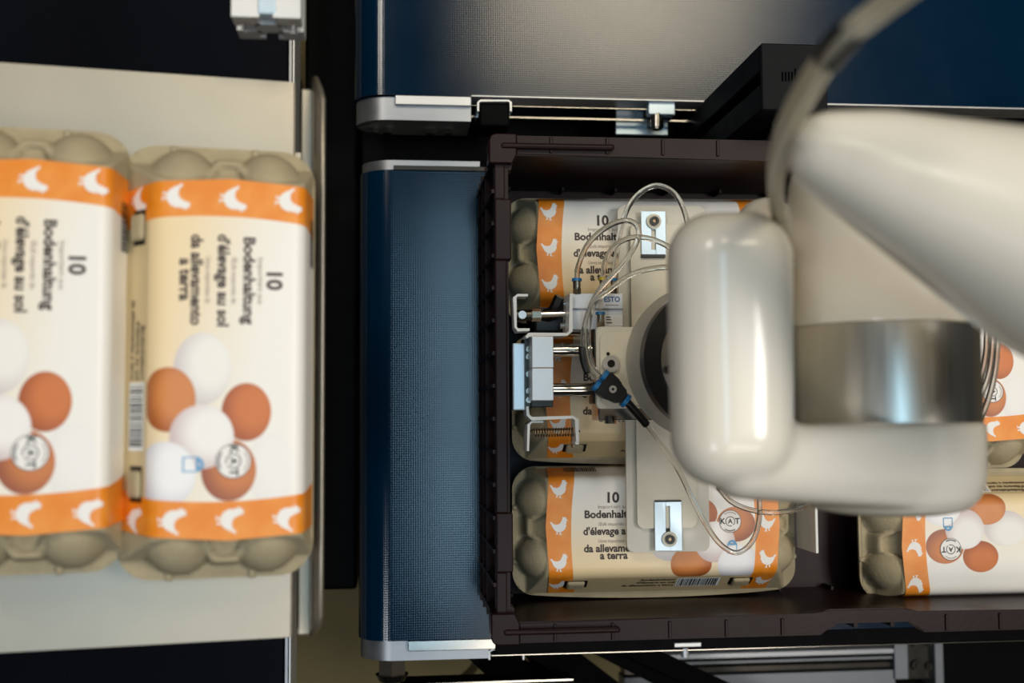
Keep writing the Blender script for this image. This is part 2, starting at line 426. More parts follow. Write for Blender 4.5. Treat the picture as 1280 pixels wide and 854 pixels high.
def annulus(x, v, r0, r1, a0=0, a1=360, n=32):
    vs = []; fs = []
    for k in range(n+1):
        a = math.radians(a0+(a1-a0)*k/n); vs += [(x+r0*math.cos(a), v+r0*math.sin(a)), (x+r1*math.cos(a), v+r1*math.sin(a))]
        if k: fs.append((2*k-2, 2*k-1, 2*k+1, 2*k))
    return vs, fs
def inside(x, y, z, rc=0.019):
    a, b = FL/2-0.0012-rc, FW/2-0.0006-rc
    dx, dy = max(0, abs(x)-a), max(0, abs(y)-b); d = math.hypot(dx, dy)
    if dx > 0 and dy > 0 and d > rc:
        k = rc/d; x = math.copysign(a+dx*k, x); y = math.copysign(b+dy*k, y); z = min(z, ZF+0.0006)
    return (x, y, z)
def make_carton():
    root = thing('egg_carton', 'x', 'egg carton', (0, 0, 0), 'ten-egg cartons with printed sleeves')
    # tray with rim and ten cups
    bm = BM(); add_prism(bm, rounded_outline(FL, FW, 0.020, 8, 0.0040), ZF-0.003, ZF)
    for i in range(5):
        for j in (-1, 1):
            cx = (i-2)*0.0465; cy = j*0.0235
            add_cyl(bm, (cx, cy, 0.0), (cx, cy, ZF-0.002), 0.0155, 0.0222, 16)
    for sx in (-1, 1):
        for yy in (0.020, -0.026): add_box(bm, (sx*(FL/2-0.003)-0.0028, yy-0.0022, ZF-0.002), (sx*(FL/2-0.003)+0.0038, yy+0.0022, ZF+0.0022), 0.001, 1)
    autosmooth(put('tray', bm, 'pulp', root, world=False))
    # lid
    xs = [-0.1225+0.00125*k for k in range(29)]; xs = xs+[xs[-1]+(2*0.0875)*k/14 for k in range(1, 14)]+[-x for x in reversed(xs)]
    ys = sorted(set([round(p.x, 5) for p in PROF]+[-0.0540, 0.0544]+[-0.0525+0.0022*k for k in range(48)]))
    yy = [ys[0]]
    for y in ys[1:]:
        if y-yy[-1] > 0.0004: yy.append(y)
    bm = BM(); G = [[bm.verts.new(inside(x, y, lid_h(x, y))) for y in yy] for x in xs]
    for i in range(len(xs)-1):
        for j in range(len(yy)-1): bm.faces.new((G[i][j], G[i+1][j], G[i+1][j+1], G[i][j+1]))
    lid = put('lid', bm, 'pulp', root, smooth=True, world=False)
    for x in (-0.0735, 0.0695):
        t = BM(); c = on_sleeve(x, -0.049, 0.001); n = prof_at(-0.049)[1]
        rot = Vector((0, 0, 1)).rotation_difference(Vector((0, n.x, n.y))).to_matrix()
        add_box(t, c-Vector((0.0075, 0.0055, 0.0022)), c+Vector((0.0075, 0.0055, 0.0022)), 0.002, 2, rot)
        put('lock_tab', t, 'pulp', lid, world=False)
        t = BM(); c = on_sleeve(x, -0.049, 0.0001)
        add_box(t, c-Vector((0.0100, 0.0058, 0.0004)), c+Vector((0.0100, 0.0058, 0.0004)), 0.0003, 1, rot)  # dark plate stands in for the shadow inside the sleeve opening
        put('lock_slot_shade', t, 'dark_steel', lid, world=False)
    # sleeve
    bm = BM(); uvl = bm.loops.layers.uv.new('print'); nx = 40; VV = VARC[1:-1]
    G = []
    for i in range(nx+1):
        G.append([])
        for j, v in enumerate(VV):
            s = (i/nx*2-1); ed = 0.1005-0.0035*abs(v-0.006)/0.05
            G[-1].append((bm.verts.new(on_sleeve(s*ed, v)), s*ed, v))
    for i in range(nx):
        for j in range(len(VV)-1):
            q = (G[i][j], G[i+1][j], G[i+1][j+1], G[i][j+1]); f = bm.faces.new([k[0] for k in q])
            for l, k in zip(f.loops, q): l[uvl].uv = (k[1], k[2])
    sl = put('sleeve', bm, 'sleeve_print', root, smooth=True, world=False)
    def dec(name, polys, lvl, m, label=None): return put(name, decal(polys, lvl), m, sl, world=False, label=label)
    for sx in (-1, 1):
        for v in (0.0375, 0.0070, -0.0235, -0.0500):
            dec('hen_print', [([(sx*-0.0895+sx*hx*0.0150, v+hy*0.0150) for hx, hy in HEN][::sx], [tuple(range(len(HEN)))])], 0, 'print_white')
    TX = -0.0432
    lines = [('10', 0.0120, 0.0295, None, 'b'), ('Bodenhaltung', 0.0088, 0.0158, 0.0490, 'b'), ("d'élevage au sol", 0.0088, 0.0018, 0.0515, 'b'),
             ('da allevamento', 0.0088, -0.0125, 0.0505, 'b'), ('a terra', 0.0088, -0.0185, 0.0235, 'b'),
             ('Importiert aus', 0.0042, 0.0222, 0.0260, 'g'), ('Œufs importés de', 0.0042, 0.0078, 0.0260, 'g'), ('Uova importate da', 0.0042, -0.0062, 0.0260, 'g')]
    dk = []; gr = []
    for s, size, v, wd, k in lines:
        g = text_geo(s, size, size*0.032 if k == 'b' else 0, 'CENTER', wd)
        if s == '10': wd = None
        xs_ = [p.x for p in g[0]]; off = -(min(xs_)+max(xs_))/2
        (dk if k == 'b' else gr).append(shift(g, TX+off, v))
    dec('sleeve_text', dk, 1, 'ink', 'dark brown lettering'); dec('sleeve_small_text', gr, 1, 'ink_grey', 'small grey lettering')
    # seal
    sx, sv = 0.0570, 0.0085
    seal = dec('seal', [disc(sx, sv, 0.0096)], 1, 'print_white', 'round white seal reading KAT')
    blk = [annulus(sx, sv, 0.0092, 0.0096), annulus(sx, sv, 0.0036, 0.0042, -50, 290)]
    for s, dx, sz in (('K', -0.0064, 0.0066), ('A', 0.0, 0.0054), ('T', 0.0062, 0.0066)):
        g = text_geo(s, sz, sz*0.03); xs_ = [p.x for p in g[0]]; blk.append(shift(g, sx+dx-(min(xs_)+max(xs_))/2, sv))
    for k in range(9):
        a = 235+k*7.5; blk.append(annulus(sx, sv, 0.0073, 0.0086, a, a+5, 2))
    dec('seal_mark', blk, 2, 'ink_black')
    dash = []
    for k in range(14): a = 48+k*6; dash.append(annulus(sx, sv, 0.0072, 0.0081, a, a+4, 2))
    dec('seal_ring_marks', dash, 2, 'ink_grey')
    # blue pictogram with small marks
    bx_, bv = 0.0585, -0.0140
    dec('pictogram', [annulus(bx_, bv+0.0030, 0.0022, 0.0038, 20, 160, 8), rect(bx_-0.0042, bv+0.0026, bx_+0.0042, bv+0.0040), rect(bx_-0.0042, bv-0.0042, bx_-0.0036, bv+0.003),
                      rect(bx_+0.0036, bv-0.0042, bx_+0.0042, bv+0.003), rect(bx_-0.0042, bv-0.0046, bx_+0.0042, bv-0.0038)], 1, 'ink_blue', 'small blue pictogram')
    # side print: barcode and lines
    bars = []; x = 0.0150; r2 = random.Random(3)
    while x < 0.049:
        wd = r2.choice((0.0005, 0.0005, 0.0009, 0.0013)); bars.append(rect(x, -0.0560, x+wd, -0.0430, 2)); x += wd+r2.choice((0.0005, 0.0007, 0.001))
    dec('barcode_field', [rect(0.0135, -0.0570, 0.0510, -0.0420, 2)], 0, 'label_white'); dec('barcode', bars, 1, 'ink_black')
    side = []
    for s, v, wd in (('Bodenhaltung', -0.0440, 0.030), ("d'élevage au sol", -0.0490, 0.033), ('da allevamento a terra', -0.0540, 0.045)):
        g = text_geo(s, 0.0046, 0.0001, 'CENTER', wd); xs_ = [p.x for p in g[0]]; side.append(shift(g, 0.012-max(xs_), v))
    dec('side_text', side, 1, 'ink')
    b2 = []; x = -0.082
    while x < -0.055:
        wd = r2.choice((0.0005, 0.0009, 0.0013)); b2.append(rect(x, 0.060, x+wd, 0.071, 2)); x += wd+0.0007
    dec('barcode', b2, 1, 'ink_black')
    return root
def copy_tree(o, parent=None):
    c = o.copy(); COL.objects.link(c); c.parent = parent
    for ch in list(o.children): copy_tree(ch, c)
    return c
CARTON = make_carton(); _used = [False]
def place_carton(origin, xdir, n, label):
    o = copy_tree(CARTON) if _used[0] else CARTON; _used[0] = True
    n = Vector(n).normalized(); x = Vector(xdir); x = (x-n*x.dot(n)).normalized(); y = n.cross(x)
    M = Matrix((x, y, n)).transposed().to_4x4(); M.translation = Vector(origin)
    o.location = M.translation; o.rotation_euler = M.to_euler(); o['label'] = label
    return o
def crate_carton(px, py, ang, label, D=0.98):
    p = W(px, py, D); a = math.radians(ang)
    return place_carton((p.x, p.y, CAMZ-D-ZF), (math.cos(a), math.sin(a), 0), (0, 0, 1), label)
DFL = 0.98
crate_carton(806, 326, 0.5, 'egg carton in the brown crate, under the looping clear tubes and cylinder')
crate_carton(817, 496, 0, 'egg carton in the crate lying between two others, half hidden by the gripper rods')
crate_carton(819, 661, 0, 'egg carton in the crate whose round seal shows beside the beige gripper plate')
crate_carton(1241, 668, 180, 'egg carton in the crate turned end for end, print upside down')
crate_carton(1203, 412, -90, 'egg carton in the crate laid crosswise to the others, beside the robot wrist')

# ================================================================== CHUTE
def chute():
    LEN = 0.345
    # depth of each cross edge so that its projected length is LEN
    def depth(x, y0, y1):
        lo, hi = 0.4, 1.0
        for _ in range(40):
            m_ = (lo+hi)/2
            if (W(x, y0, m_)-W(x, y1, m_)).length < LEN: lo = m_
            else: hi = m_
        return lo
    D1 = depth(0, 75, 815); D2 = depth(370, 105, 800)
    a0 = W(0, 75, D1); a1 = W(0, 815, D1); b0 = W(370, 104, D2); b1 = W(368, 800, D2)
    yt = (a0.y+b0.y)/2; yb = (a1.y+b1.y)/2
    ex = Vector((b0.x-a0.x, 0, b0.z-a0.z)); slope = math.atan2(-ex.z, ex.x); ex.normalize(); n = Vector((-ex.z, 0, ex.x))
    O = Vector((b0.x, 0, b0.z))
    print('chute depths', D1, D2, 'slope deg', math.degrees(slope))
    r = thing('packing_chute', 'sloping bare metal chute plate with an upturned side guard, carrying two egg cartons', 'chute', (O.x-0.1, (yt+yb)/2, O.z-0.02))
    def pt(u, y, h): return O+ex*u+n*h+Vector((0, y, 0))
    def slab(bm, u0, u1, y0, y1, h0, h1, bev=0.0015):
        c = pt((u0+u1)/2, (y0+y1)/2, (h0+h1)/2); s = Vector(((u1-u0)/2, (y1-y0)/2, (h1-h0)/2))
        add_box(bm, c-s, c+s, bev, 2, Matrix((ex, Vector((0, 1, 0)), n)).transposed())
    bm = BM(); slab(bm, -0.36, 0.0, yb, yt, -0.003, 0.0)
    slab(bm, -0.36, 0.0, yt-0.002, yt, -0.028, 0.0); slab(bm, -0.36, 0.0, yb, yb+0.002, -0.028, 0.0)
    put('base_plate', bm, 'steel_sheet', r)
    bm = BM(); slab(bm, 0.0035, 0.0135, yb-0.001, yt-0.001, -0.012, -0.009); put('edge_strip', bm, 'steel_sheet', r)
    bm = BM()
    # guard: upright sheet leaning outwards with rolled top and pointed ends
    path = [(0.0125, -0.012), (0.0130, 0.010), (0.0150, 0.016), (0.0168, 0.020)]
    ys = [yb+0.001, yb+0.008, yb+0.016]+[yb+0.016+(yt-yb-0.032)*k/6 for k in range(1, 6)]+[yt-0.016, yt-0.008, yt+0.004]
    G = []
    for j, y in enumerate(ys):
        k = 0.35 if j in (0, len(ys)-1) else (0.8 if j in (1, len(ys)-2) else 1)
        G.append([bm.verts.new(pt(0.0125+(u-0.0125)*k, y, -0.012+(h+0.012)*k)) for u, h in path])
    for j in range(len(ys)-1):
        for i in range(len(path)-1): bm.faces.new((G[j][i], G[j+1][i], G[j+1][i+1], G[j][i+1]))
    o = put('side_guard', bm, 'steel_sheet', r, smooth=True); md = o.modifiers.new('s', 'SOLIDIFY'); md.thickness = 0.0022
    bm = BM()
    for y in (yb+0.05, (yt+yb)/2, yt-0.05): slab(bm, -0.004, 0.0040, y-0.006, y+0.006, -0.013, -0.004, 0.0005)
    put('joining_tab', bm, 'steel_sheet', r)
    # support legs of the chute
    for y in (yb+0.03, yt-0.03):
        bm = BM(); p = pt(-0.342, y, -0.003); add_box(bm, (p.x-0.015, y-0.015, 0.0), (p.x+0.015, y+0.015, p.z-0.004), 0.002); put('leg', bm, 'black_paint', r)
    def carton(px, py, lab):
        # ray meets the plane of the carton rim
        ray = (W(px, py, 1.0)-Vector((0, 0, CAMZ))); q = O+n*ZF; t = (q-Vector((0, 0, CAMZ))).dot(n)/ray.dot(n)
        p = Vector((0, 0, CAMZ))+ray*t-n*ZF
        place_carton(p, (0, -1, 0), n, lab)
    carton(273, 451, 'egg carton on the metal chute lying against the upturned guard')
    carton(32, 436, 'egg carton on the metal chute with another carton between it and the guard')
chute()

# ================================================================== CONVEYORS
DB = 1.03; ZB = CAMZ-DB
def conveyor(label, x_end, yb_px, yt_px, front_bolts, back, x_len=1.0, top_y=None):
    a = W(x_end, yb_px, DB); b = W(x_end, yt_px, DB)
    y0, y1 = a.y, b.y if top_y is None else top_y
    x0 = a.x; rr = 0.030
    r = thing('belt_conveyor', label, 'conveyor', (x0+0.3, (y0+y1)/2, ZB-0.06))
    prof = [(x0+x_len, ZB-2*rr)]+[(x0+rr-rr*math.sin(PI*k/20), ZB-rr-rr*math.cos(PI*k/20)) for k in range(21)]+[(x0+rr+0.1*k, ZB) for k in range(1, 9)]+[(x0+x_len, ZB)]
    bm = BM(); G = [[bm.verts.new((x, y, z)) for y in (y0, y1)] for x, z in prof]
    for p, q in zip(G, G[1:]): bm.faces.new((p[0], q[0], q[1], p[1]))
    bm.faces.new([g[0] for g in G]); bm.faces.new([g[1] for g in G][::-1])
    autosmooth(put('belt', bm, 'belt_blue', r), 30)
    return r, x0, y0, y1
def side_plate(r, x0, x1, y0, y1, z1, h, name='side_plate', m='brushed_aluminium', rad=0.030):
    """plate with a rounded nose, outline in x/z, thick in y"""
    out = [(x1, z1-h)]+[(x0+rad-rad*math.sin(PI/2*k/10) , z1-h+rad-rad*math.cos(PI/2*k/10)) for k in range(11)]+[(x0+rad-rad*math.cos(PI/2*k/10), z1-rad+rad*math.sin(PI/2*k/10)) for k in range(11)]+[(x1, z1)]
    bm = BM(); A = [bm.verts.new((x, y0, z)) for x, z in out]; B = [bm.verts.new((x, y1, z)) for x, z in out]; n = len(out)
    for i in range(n): bm.faces.new((A[i], A[(i+1) % n], B[(i+1) % n], B[i]))
    bm.faces.new(A); bm.faces.new(B[::-1])
    return autosmooth(put(name, bm, m, r), 30)
def yof(px, py, D=DB): return W(px, py, D).y
def xof(px, py, D=DB): return W(px, py, D).x
def hexbolt(r, p, d, rad, ln, m='dark_steel'):
    bm = BM(); add_cyl(bm, p, Vector(p)+Vector(d)*ln, rad, rad, 6); o = put('bolt', bm, m, r); return o
# upper conveyor (behind): belt edge at py=118
r, x0, y0, y1 = conveyor('dark blue belt conveyor with brightly reflecting belt beside the black post', 441, 117, -100, None, None, 1.0, W(441, 117, DB).y+0.40)
yA, yB_ = yof(520, 149), yof(520, 122)
side_plate(r, x0+0.002, xof(589, 140), yA, y0-0.001, ZB-0.004, 0.055)
bm = BM(); add_box(bm, (xof(494, 128), yof(520, 131), ZB-0.004), (xof(589, 128), y0-0.0005, ZB+0.0005), 0.0005, 1); put('wear_strip', bm, 'aluminium', r)
bm = BM(); add_box(bm, (xof(589, 120), yof(700, 121.5), ZB-0.03), (x0+1.0, y0-0.0003, ZB+0.0006), 0.0003, 1); put('belt_rail', bm, 'aluminium', r)
bm = BM(); add_box(bm, (xof(589, 130), yof(700, 131.2), ZB-0.012), (x0+1.0, yof(700, 129.6), ZB-0.010), 0.0003, 1); put('guide_rod', bm, 'polished_steel', r)
bm = BM(); add_box(bm, (xof(589, 141), yof(700, 143), ZB-0.022), (x0+1.0, yof(700, 140), ZB-0.018), 0.0003, 1); put('guide_rod', bm, 'polished_steel', r)
for bx in (466, 484, 539, 562): hexbolt(r, (xof(bx, 150), yA, ZB-0.035), (0, -1, 0), 0.0050, 0.005, 'polished_steel')
bm = BM(); pts = [(xof(598, 132), yof(598, 138)), (xof(598, 126), yof(598, 127)), (xof(601, 124), yof(601, 124.5)), (xof(636, 124), yof(636, 124.5)), (xof(639, 126), yof(639, 127)), (xof(639, 132), yof(639, 138))]
add_sheet(bm, pts, 0.0016, ZB-0.04, ZB-0.003); put('strap_clip', bm, 'aluminium', r)
bm = BM(); add_box(bm, (xof(600, 130), yof(600, 155), ZB-0.05), (xof(638, 130), yof(600, 126), ZB-0.006), 0.002); put('clip_block', bm, 'black_paint', r)
# bracket of the guide rods with a knurled screw
br = BM(); pbox(br, 811, 124, 844, 143, DB+0.004, 0.012, 0.001); put('rod_bracket', br, 'zinc_plate', r)
br = BM(); pbox(br, 770, 153, 835, 168, DB+0.03, 0.004, 0.0008); put('mounting_plate', br, 'zinc_plate', r)
br = BM(); pbox(br, 770, 121, 812, 150, DB+0.034, 0.004, 0.0008); put('mounting_plate', br, 'brushed_aluminium', r)
br = BM(); p = W(821, 143, DB+0.010); q = W(821, 160, DB+0.010); add_cyl(br, p, q, 0.0062, 0.0062, 20); add_cyl(br, q, q+(q-p)*0.12, 0.0045, 0.0045, 20); autosmooth(put('knurled_screw', br, 'polished_steel', r))
for px_ in (470, 700, 1100):
    bm = BM(); p = W(px_, 60, DB); add_box(bm, (p.x+0.04, p.y, 0), (p.x+0.08, p.y+0.04, ZB-0.061), 0.002); put('leg', bm, 'black_paint', r)
# lower conveyor that carries the crate
r, x0, y0, y1 = conveyor('blue belt conveyor with rounded nose carrying the brown crate', 447, 803, 212, None, None, 1.0)
LC = r
side_plate(r, x0+0.002, xof(612, 820), yof(520, 828), y0-0.001, ZB-0.008, 0.055)
bm = BM(); add_box(bm, (xof(510, 810), yof(560, 814), ZB-0.010), (xof(620, 810), y0-0.0005, ZB-0.002), 0.0006, 1); put('wear_strip', bm, 'polished_steel', r)
bm = BM(); add_box(bm, (xof(620, 810), yof(900, 812), ZB-0.034), (x0+1.0, y0-0.0005, ZB-0.004), 0.0006, 1); put('belt_rail', bm, 'black_paint', r)
bm = BM(); add_box(bm, (xof(614, 812), yof(900, 813.5), ZB-0.010), (x0+1.0, yof(900, 811.8), ZB-0.003), 0.0003, 1); put('rail_edge', bm, 'polished_steel', r)
side_plate(r, x0+0.002, xof(600, 206), y1+0.001, yof(520, 200), ZB-0.002, 0.055)
bm = BM(); add_box(bm, (xof(492, 208), y1+0.0002, ZB-0.012), (xof(610, 208), y1+0.0045, ZB+0.0006), 0.0004, 1); put('wear_strip', bm, 'dark_steel', r)
yP = yof(520, 828)
hexbolt(r, (xof(490, 830), yP, ZB-0.030), (0, -1, 0), 0.0135, 0.016, 'nickel'); bm = BM(); add_cyl(bm, (xof(490, 845), yP-0.016, ZB-0.030), (xof(490, 845), yP-0.022, ZB-0.030), 0.015, 0.012, 20); put('washer', bm, 'dark_steel', r)
bm = BM(); pts = [(xof(613, 826), yof(613, 828)), (xof(613, 818), yof(613, 818)), (xof(617, 815), yof(617, 815)), (xof(652, 815), yof(652, 815)), (xof(656, 818), yof(656, 818)), (xof(656, 826), yof(656, 828))]
add_sheet(bm, pts, 0.0014, ZB-0.03, ZB-0.010); put('strap_clip', bm, 'aluminium', r)
bm = BM(); pbox(bm, 843, 803, 877, 810, DB+0.003, 0.006, 0.0008); p = W(856, 810, DB+0.006); add_cyl(bm, p, p+Vector((0, -0.008, 0)), 0.0036, 0.0036, 12); put('stop_tab', bm, 'aluminium', r)
for px_, py_ in ((520, 300), (520, 700), (1200, 300), (1200, 700)):
    bm = BM(); p = W(px_, py_, DB); add_box(bm, (p.x+0.03, p.y-0.02, 0), (p.x+0.07, p.y+0.02, ZB-0.061), 0.002); put('leg', bm, 'black_paint', r)
# dark conveyor below the chute
DN = 1.06; ZN = CAMZ-DN
r = thing('belt_conveyor', 'navy blue belt conveyor running underneath the metal chute', 'conveyor', (xof(200, 427, DN), 0, ZN-0.05))
xr = xof(358, 427, DN); ya, yb = yof(360, -160, DN), yof(360, 1000, DN)
bm = BM(); add_box(bm, (xr-0.31, yb, ZN-0.05), (xr, ya, ZN), 0.004); put('belt', bm, 'belt_navy', r)
bm = BM(); add_box(bm, (xr+0.0002, yb, ZN-0.06), (xof(363.7, 427, DN), ya, ZN+0.002), 0.0008, 1); put('side_rail', bm, 'brushed_aluminium', r)
bm = BM(); add_box(bm, (xof(363.8, 427, DN), yb, ZN-0.06), (xof(366.8, 427, DN), ya, ZN+0.004), 0.0005, 1); put('side_rail', bm, 'aluminium', r)
for y in (yb+0.1, ya-0.1):
    bm = BM(); add_box(bm, (xr-0.06, y-0.02, 0), (xr-0.02, y+0.02, ZN-0.055), 0.002); put('leg', bm, 'black_paint', r)

# ================================================================== CRATE
def crate():
    Dr = 0.875
    a = W(613, 808, Dr); b = W(613, 166, Dr); zt = CAMZ-Dr; zb = ZB+0.0005
    x0, y0, y1 = a.x, a.y, b.y; x1 = x0+(y1-y0)*1.5
    print('crate', y1-y0, x1-x0, 'height', zt-zb)
    r = thing('plastic_crate', 'dark brown plastic crate with ribbed sides, holding egg cartons', 'crate', ((x0+x1)/2, (y0+y1)/2, zb))
    t = 0.004; ins = 0.012      # wall thickness, rim overhang
    # base
    bm = BM(); add_box(bm, (x0+ins, y0+ins, zb), (x1-ins, y1-ins, zb+0.005), 0.002); put('base', bm, 'crate_brown', r)
    zi = zb+0.005
    walls = [((x0+ins, y0+ins), (x0+ins+t, y1-ins)), ((x1-ins-t, y0+ins), (x1-ins, y1-ins)), ((x0+ins, y0+ins), (x1-ins, y0+ins+t)), ((x0+ins, y1-ins-t), (x1-ins, y1-ins))]
    wo = []
    for (p, q) in walls:
        bm = BM(); add_box(bm, (p[0], p[1], zi), (q[0], q[1], zt-0.004)); wo.append(put('side_wall', bm, 'crate_brown', r))
    # ribs on the outside of the walls: lattice of uprights and cross ribs
    for wi, wl in enumerate(wo):
        if wi < 2:
            xs = (x0+0.003, x0+ins) if wi == 0 else (x1-ins, x1-0.003)
            for k in range(15):
                y = y0+0.02+(y1-y0-0.04)*k/14; bm = BM(); add_box(bm, (xs[0], y-0.0015, zb), (xs[1], y+0.0015, zt-0.004)); put('rib', bm, 'crate_brown', wl)
            for k in range(3):
                z = zb+0.012+0.035*k; bm = BM(); add_box(bm, (xs[0], y0+0.012, z), (xs[1], y1-0.012, z+0.003)); put('rib', bm, 'crate_brown', wl)
        else:
            ys = (y0+0.003, y0+ins) if wi == 2 else (y1-ins, y1-0.003)
            for k in range(19):
                x = x0+0.02+(x1-x0-0.04)*k/18; bm = BM(); add_box(bm, (x-0.0015, ys[0], zb), (x+0.0015, ys[1], zt-0.02)); put('rib', bm, 'crate_brown', wl)
            # small inner stiffening marks low on the wall
            yi = (y0+ins+t, y0+ins+t+0.003) if wi == 2 else (y1-ins-t-0.003, y1-ins-t)
            for k in range(12):
                x = x0+0.03+(x1-x0-0.06)*k/11; bm = BM(); add_box(bm, (x-0.001, yi[0], zi), (x+0.001, yi[1], zi+0.02)); put('rib', bm, 'crate_brown', wl)
    # rim: long sides with a set-back in the middle for the grip
    def rimstrip(pts_out, pts_in, z1, h):
        bm = BM(); out = pts_out+pts_in[::-1]; add_prism(bm, out, z1-h, z1)
        bmesh.ops.bevel(bm, geom=[e for e in bm.edges if abs(e.verts[0].co.z-z1) < 1e-6 and abs(e.verts[1].co.z-z1) < 1e-6], offset=0.0012, segments=2, affect='EDGES')
        return put('rim', bm, 'crate_brown', r)
    xm = (x0+x1)/2
    for s, ye in ((1, y0), (-1, y1)):
        o = [(x0+0.022, ye+s*0.001), (xm-0.036, ye+s*0.001), (xm-0.022, ye+s*0.011), (xm+0.036, ye+s*0.011), (xm+0.050, ye+s*0.001), (x1-0.022, ye+s*0.001)]
        i = [(x0+0.022, ye+s*(ins+0.005)), (xm-0.042, ye+s*(ins+0.005)), (xm-0.028, ye+s*(ins+0.009)), (xm+0.030, ye+s*(ins+0.009)), (xm+0.044, ye+s*(ins+0.005)), (x1-0.022, ye+s*(ins+0.005))]
        rm = rimstrip(o, i, zt-0.002, 0.014)
        for k in range(12):           # cross webs of the rim
            x = x0+0.05+(x1-x0-0.10)*k/11
            if abs(x-xm) < 0.06: continue
            bm = BM(); add_box(bm, (x-0.0012, ye+s*0.002 if s > 0 else ye-0.015, zt-0.0022), (x+0.0012, ye+0.015 if s > 0 else ye-0.002, zt-0.0006), 0.0004, 1); put('rib', bm, 'crate_brown', rm)
        for xa, xb in ((x0+0.010, x0+0.100), (x1-0.100, x1-0.010)):
            bm = BM(); add_box(bm, (xa, min(ye+s*0.008, ye+s*0.0125), zt-0.002), (xb, max(ye+s*0.008, ye+s*0.0125), zt+0.004), 0.0018); put('stacking_lip', bm, 'crate_brown', r)
    for s, xe in ((1, x0), (-1, x1)):
        for ya_, yb_, wi, dz in ((y0+0.02, y0+0.055, 0.0135, 0.003), (y0+0.055, y0+0.100, 0.018, 0.0), (y0+0.100, y1-0.100, 0.0145, 0.001), (y1-0.100, y1-0.052, 0.018, 0.0), (y1-0.052, y1-0.02, 0.0135, 0.003)):
            bm = BM(); xa, xb = sorted((xe+s*0.005, xe+s*wi)); add_box(bm, (xa, ya_, zt-0.016), (xb, yb_, zt-dz), 0.0012); put('rim', bm, 'crate_brown', r)
        for ya_ in (y0+0.026, y1-0.026):
            bm = BM(); add_cyl(bm, (xe+s*0.0165, ya_, zt-0.02), (xe+s*0.0165, ya_, zt-0.004), 0.003, 0.0025, 12); put('corner_pin', bm, 'crate_brown', r)
    for sx, xe in ((1, x0), (-1, x1)):
        for sy, ye in ((1, y0), (-1, y1)):
            o = [(0.0005, 0.006), (0.002, 0.002), (0.006, 0.0005), (0.0225, 0.0005), (0.0225, 0.0075), (0.0155, 0.0085), (0.0205, 0.017), (0.0225, 0.0175), (0.0175, 0.0245), (0.0005, 0.0245)]
            o = [(0.0005, 0.006), (0.002, 0.002), (0.006, 0.0005), (0.0225, 0.0005), (0.0225, 0.0170), (0.0190, 0.0245), (0.0005, 0.0245)]
            bm = BM(); add_prism(bm, [(xe+sx*u, ye+sy*v) for u, v in o], zt-0.020, zt+0.002)
            bmesh.ops.bevel(bm, geom=bm.edges[:], offset=0.001, segments=1, affect='EDGES'); put('corner_cap', bm, 'crate_brown', r)
crate()

# ================================================================== LOOSE FRAME PARTS
# aluminium extrusion at the top left, its sawn end facing the chute
def extrusion(name, label, c, length, size, axis='y', m='aluminium'):
    s = size/2; g = 0.10*size; lipw = 0.045*size*1.2
    # cross-section pieces in (u, v): core, four corner boxes, webs
    r = thing(name, label, 'profile', tuple(c))
    def ext(bm, poly):
        n = len(poly)
        def P(u, v, l): return Vector(c)+(Vector((u, l, v)) if axis == 'y' else Vector((l, u, v)))
        A = [bm.verts.new(P(u, v, 0)) for u, v in poly]; B = [bm.verts.new(P(u, v, length)) for u, v in poly]
        for i in range(n): bm.faces.new((A[i], A[(i+1) % n], B[(i+1) % n], B[i]))
        bm.faces.new(A[::-1]); bm.faces.new(B)
    bm = BM(); k = 0.19*size; ext(bm, [(-k, -k), (k, -k), (k, k), (-k, k)]); put('core', bm, m, r)
    for a in range(4):
        ca, sa = round(math.cos(a*PI/2)), round(math.sin(a*PI/2))
        rot = lambda u, v: (u*ca-v*sa, u*sa+v*ca)
        bm = BM(); e = 0.10*size
        ext(bm, [rot(u, v) for u, v in ((g, s), (s, s), (s, g), (s-e, g), (s-e, g+0.10*size), (0.17*size, 0.10*size), (0.10*size, 0.17*size), (g+0.10*size, s-e), (g, s-e))])
        put('corner_flange', bm, m, r)
    return r
c0 = W(337, 36, 0.685)
r = extrusion('aluminium_profile', 'pale aluminium slotted profile with its sawn end above the navy belt', (c0.x, c0.y, c0.z-0.0), 0.52, 0.040)
bm = BM(); add_box(bm, (c0.x-0.005, c0.y+0.002, c0.z+0.0135), (c0.x+0.006, c0.y+0.52, c0.z+0.0205), 0.001); put('slot_cover', bm, 'zinc_plate', r)
bm = BM(); add_box(bm, (c0.x-0.020, c0.y+0.46, 0.0), (c0.x+0.020, c0.y+0.50, c0.z-0.0202), 0.001); put('leg', bm, 'black_paint', r)
# black post
Dp = 0.84; a = W(953, 137, Dp); b = W(1033, 56, Dp)
r = thing('black_post', 'square black post standing between the two conveyors, dark marks on its top cap', 'post', ((a.x+b.x)/2, (a.y+b.y)/2, 0.6205))
g = 0.010; xm, ym = (a.x+b.x)/2, (a.y+b.y)/2
bm = BM()
for sx in (-1, 1):
    for sy in (-1, 1):
        xa, xb = (a.x, xm-g/2) if sx < 0 else (xm+g/2, b.x); ya_, yb_ = (a.y, ym-g/2) if sy < 0 else (ym+g/2, b.y)
        add_box(bm, (xa, ya_, 0.6205), (xb, yb_, CAMZ-Dp-0.004), 0.0012)
put('post_profile', bm, 'black_post', r)
bm = BM(); add_box(bm, (a.x+0.006, a.y+0.006, 0.6205), (b.x-0.006, b.y-0.006, CAMZ-Dp-0.005)); put('post_core', bm, 'dark_mark', r)
bm = BM(); add_box(bm, (a.x, a.y, CAMZ-Dp-0.0038), (b.x, b.y, CAMZ-Dp), 0.0008, 1); cap = put('end_cap', bm, 'black_post', r)
bm = BM()
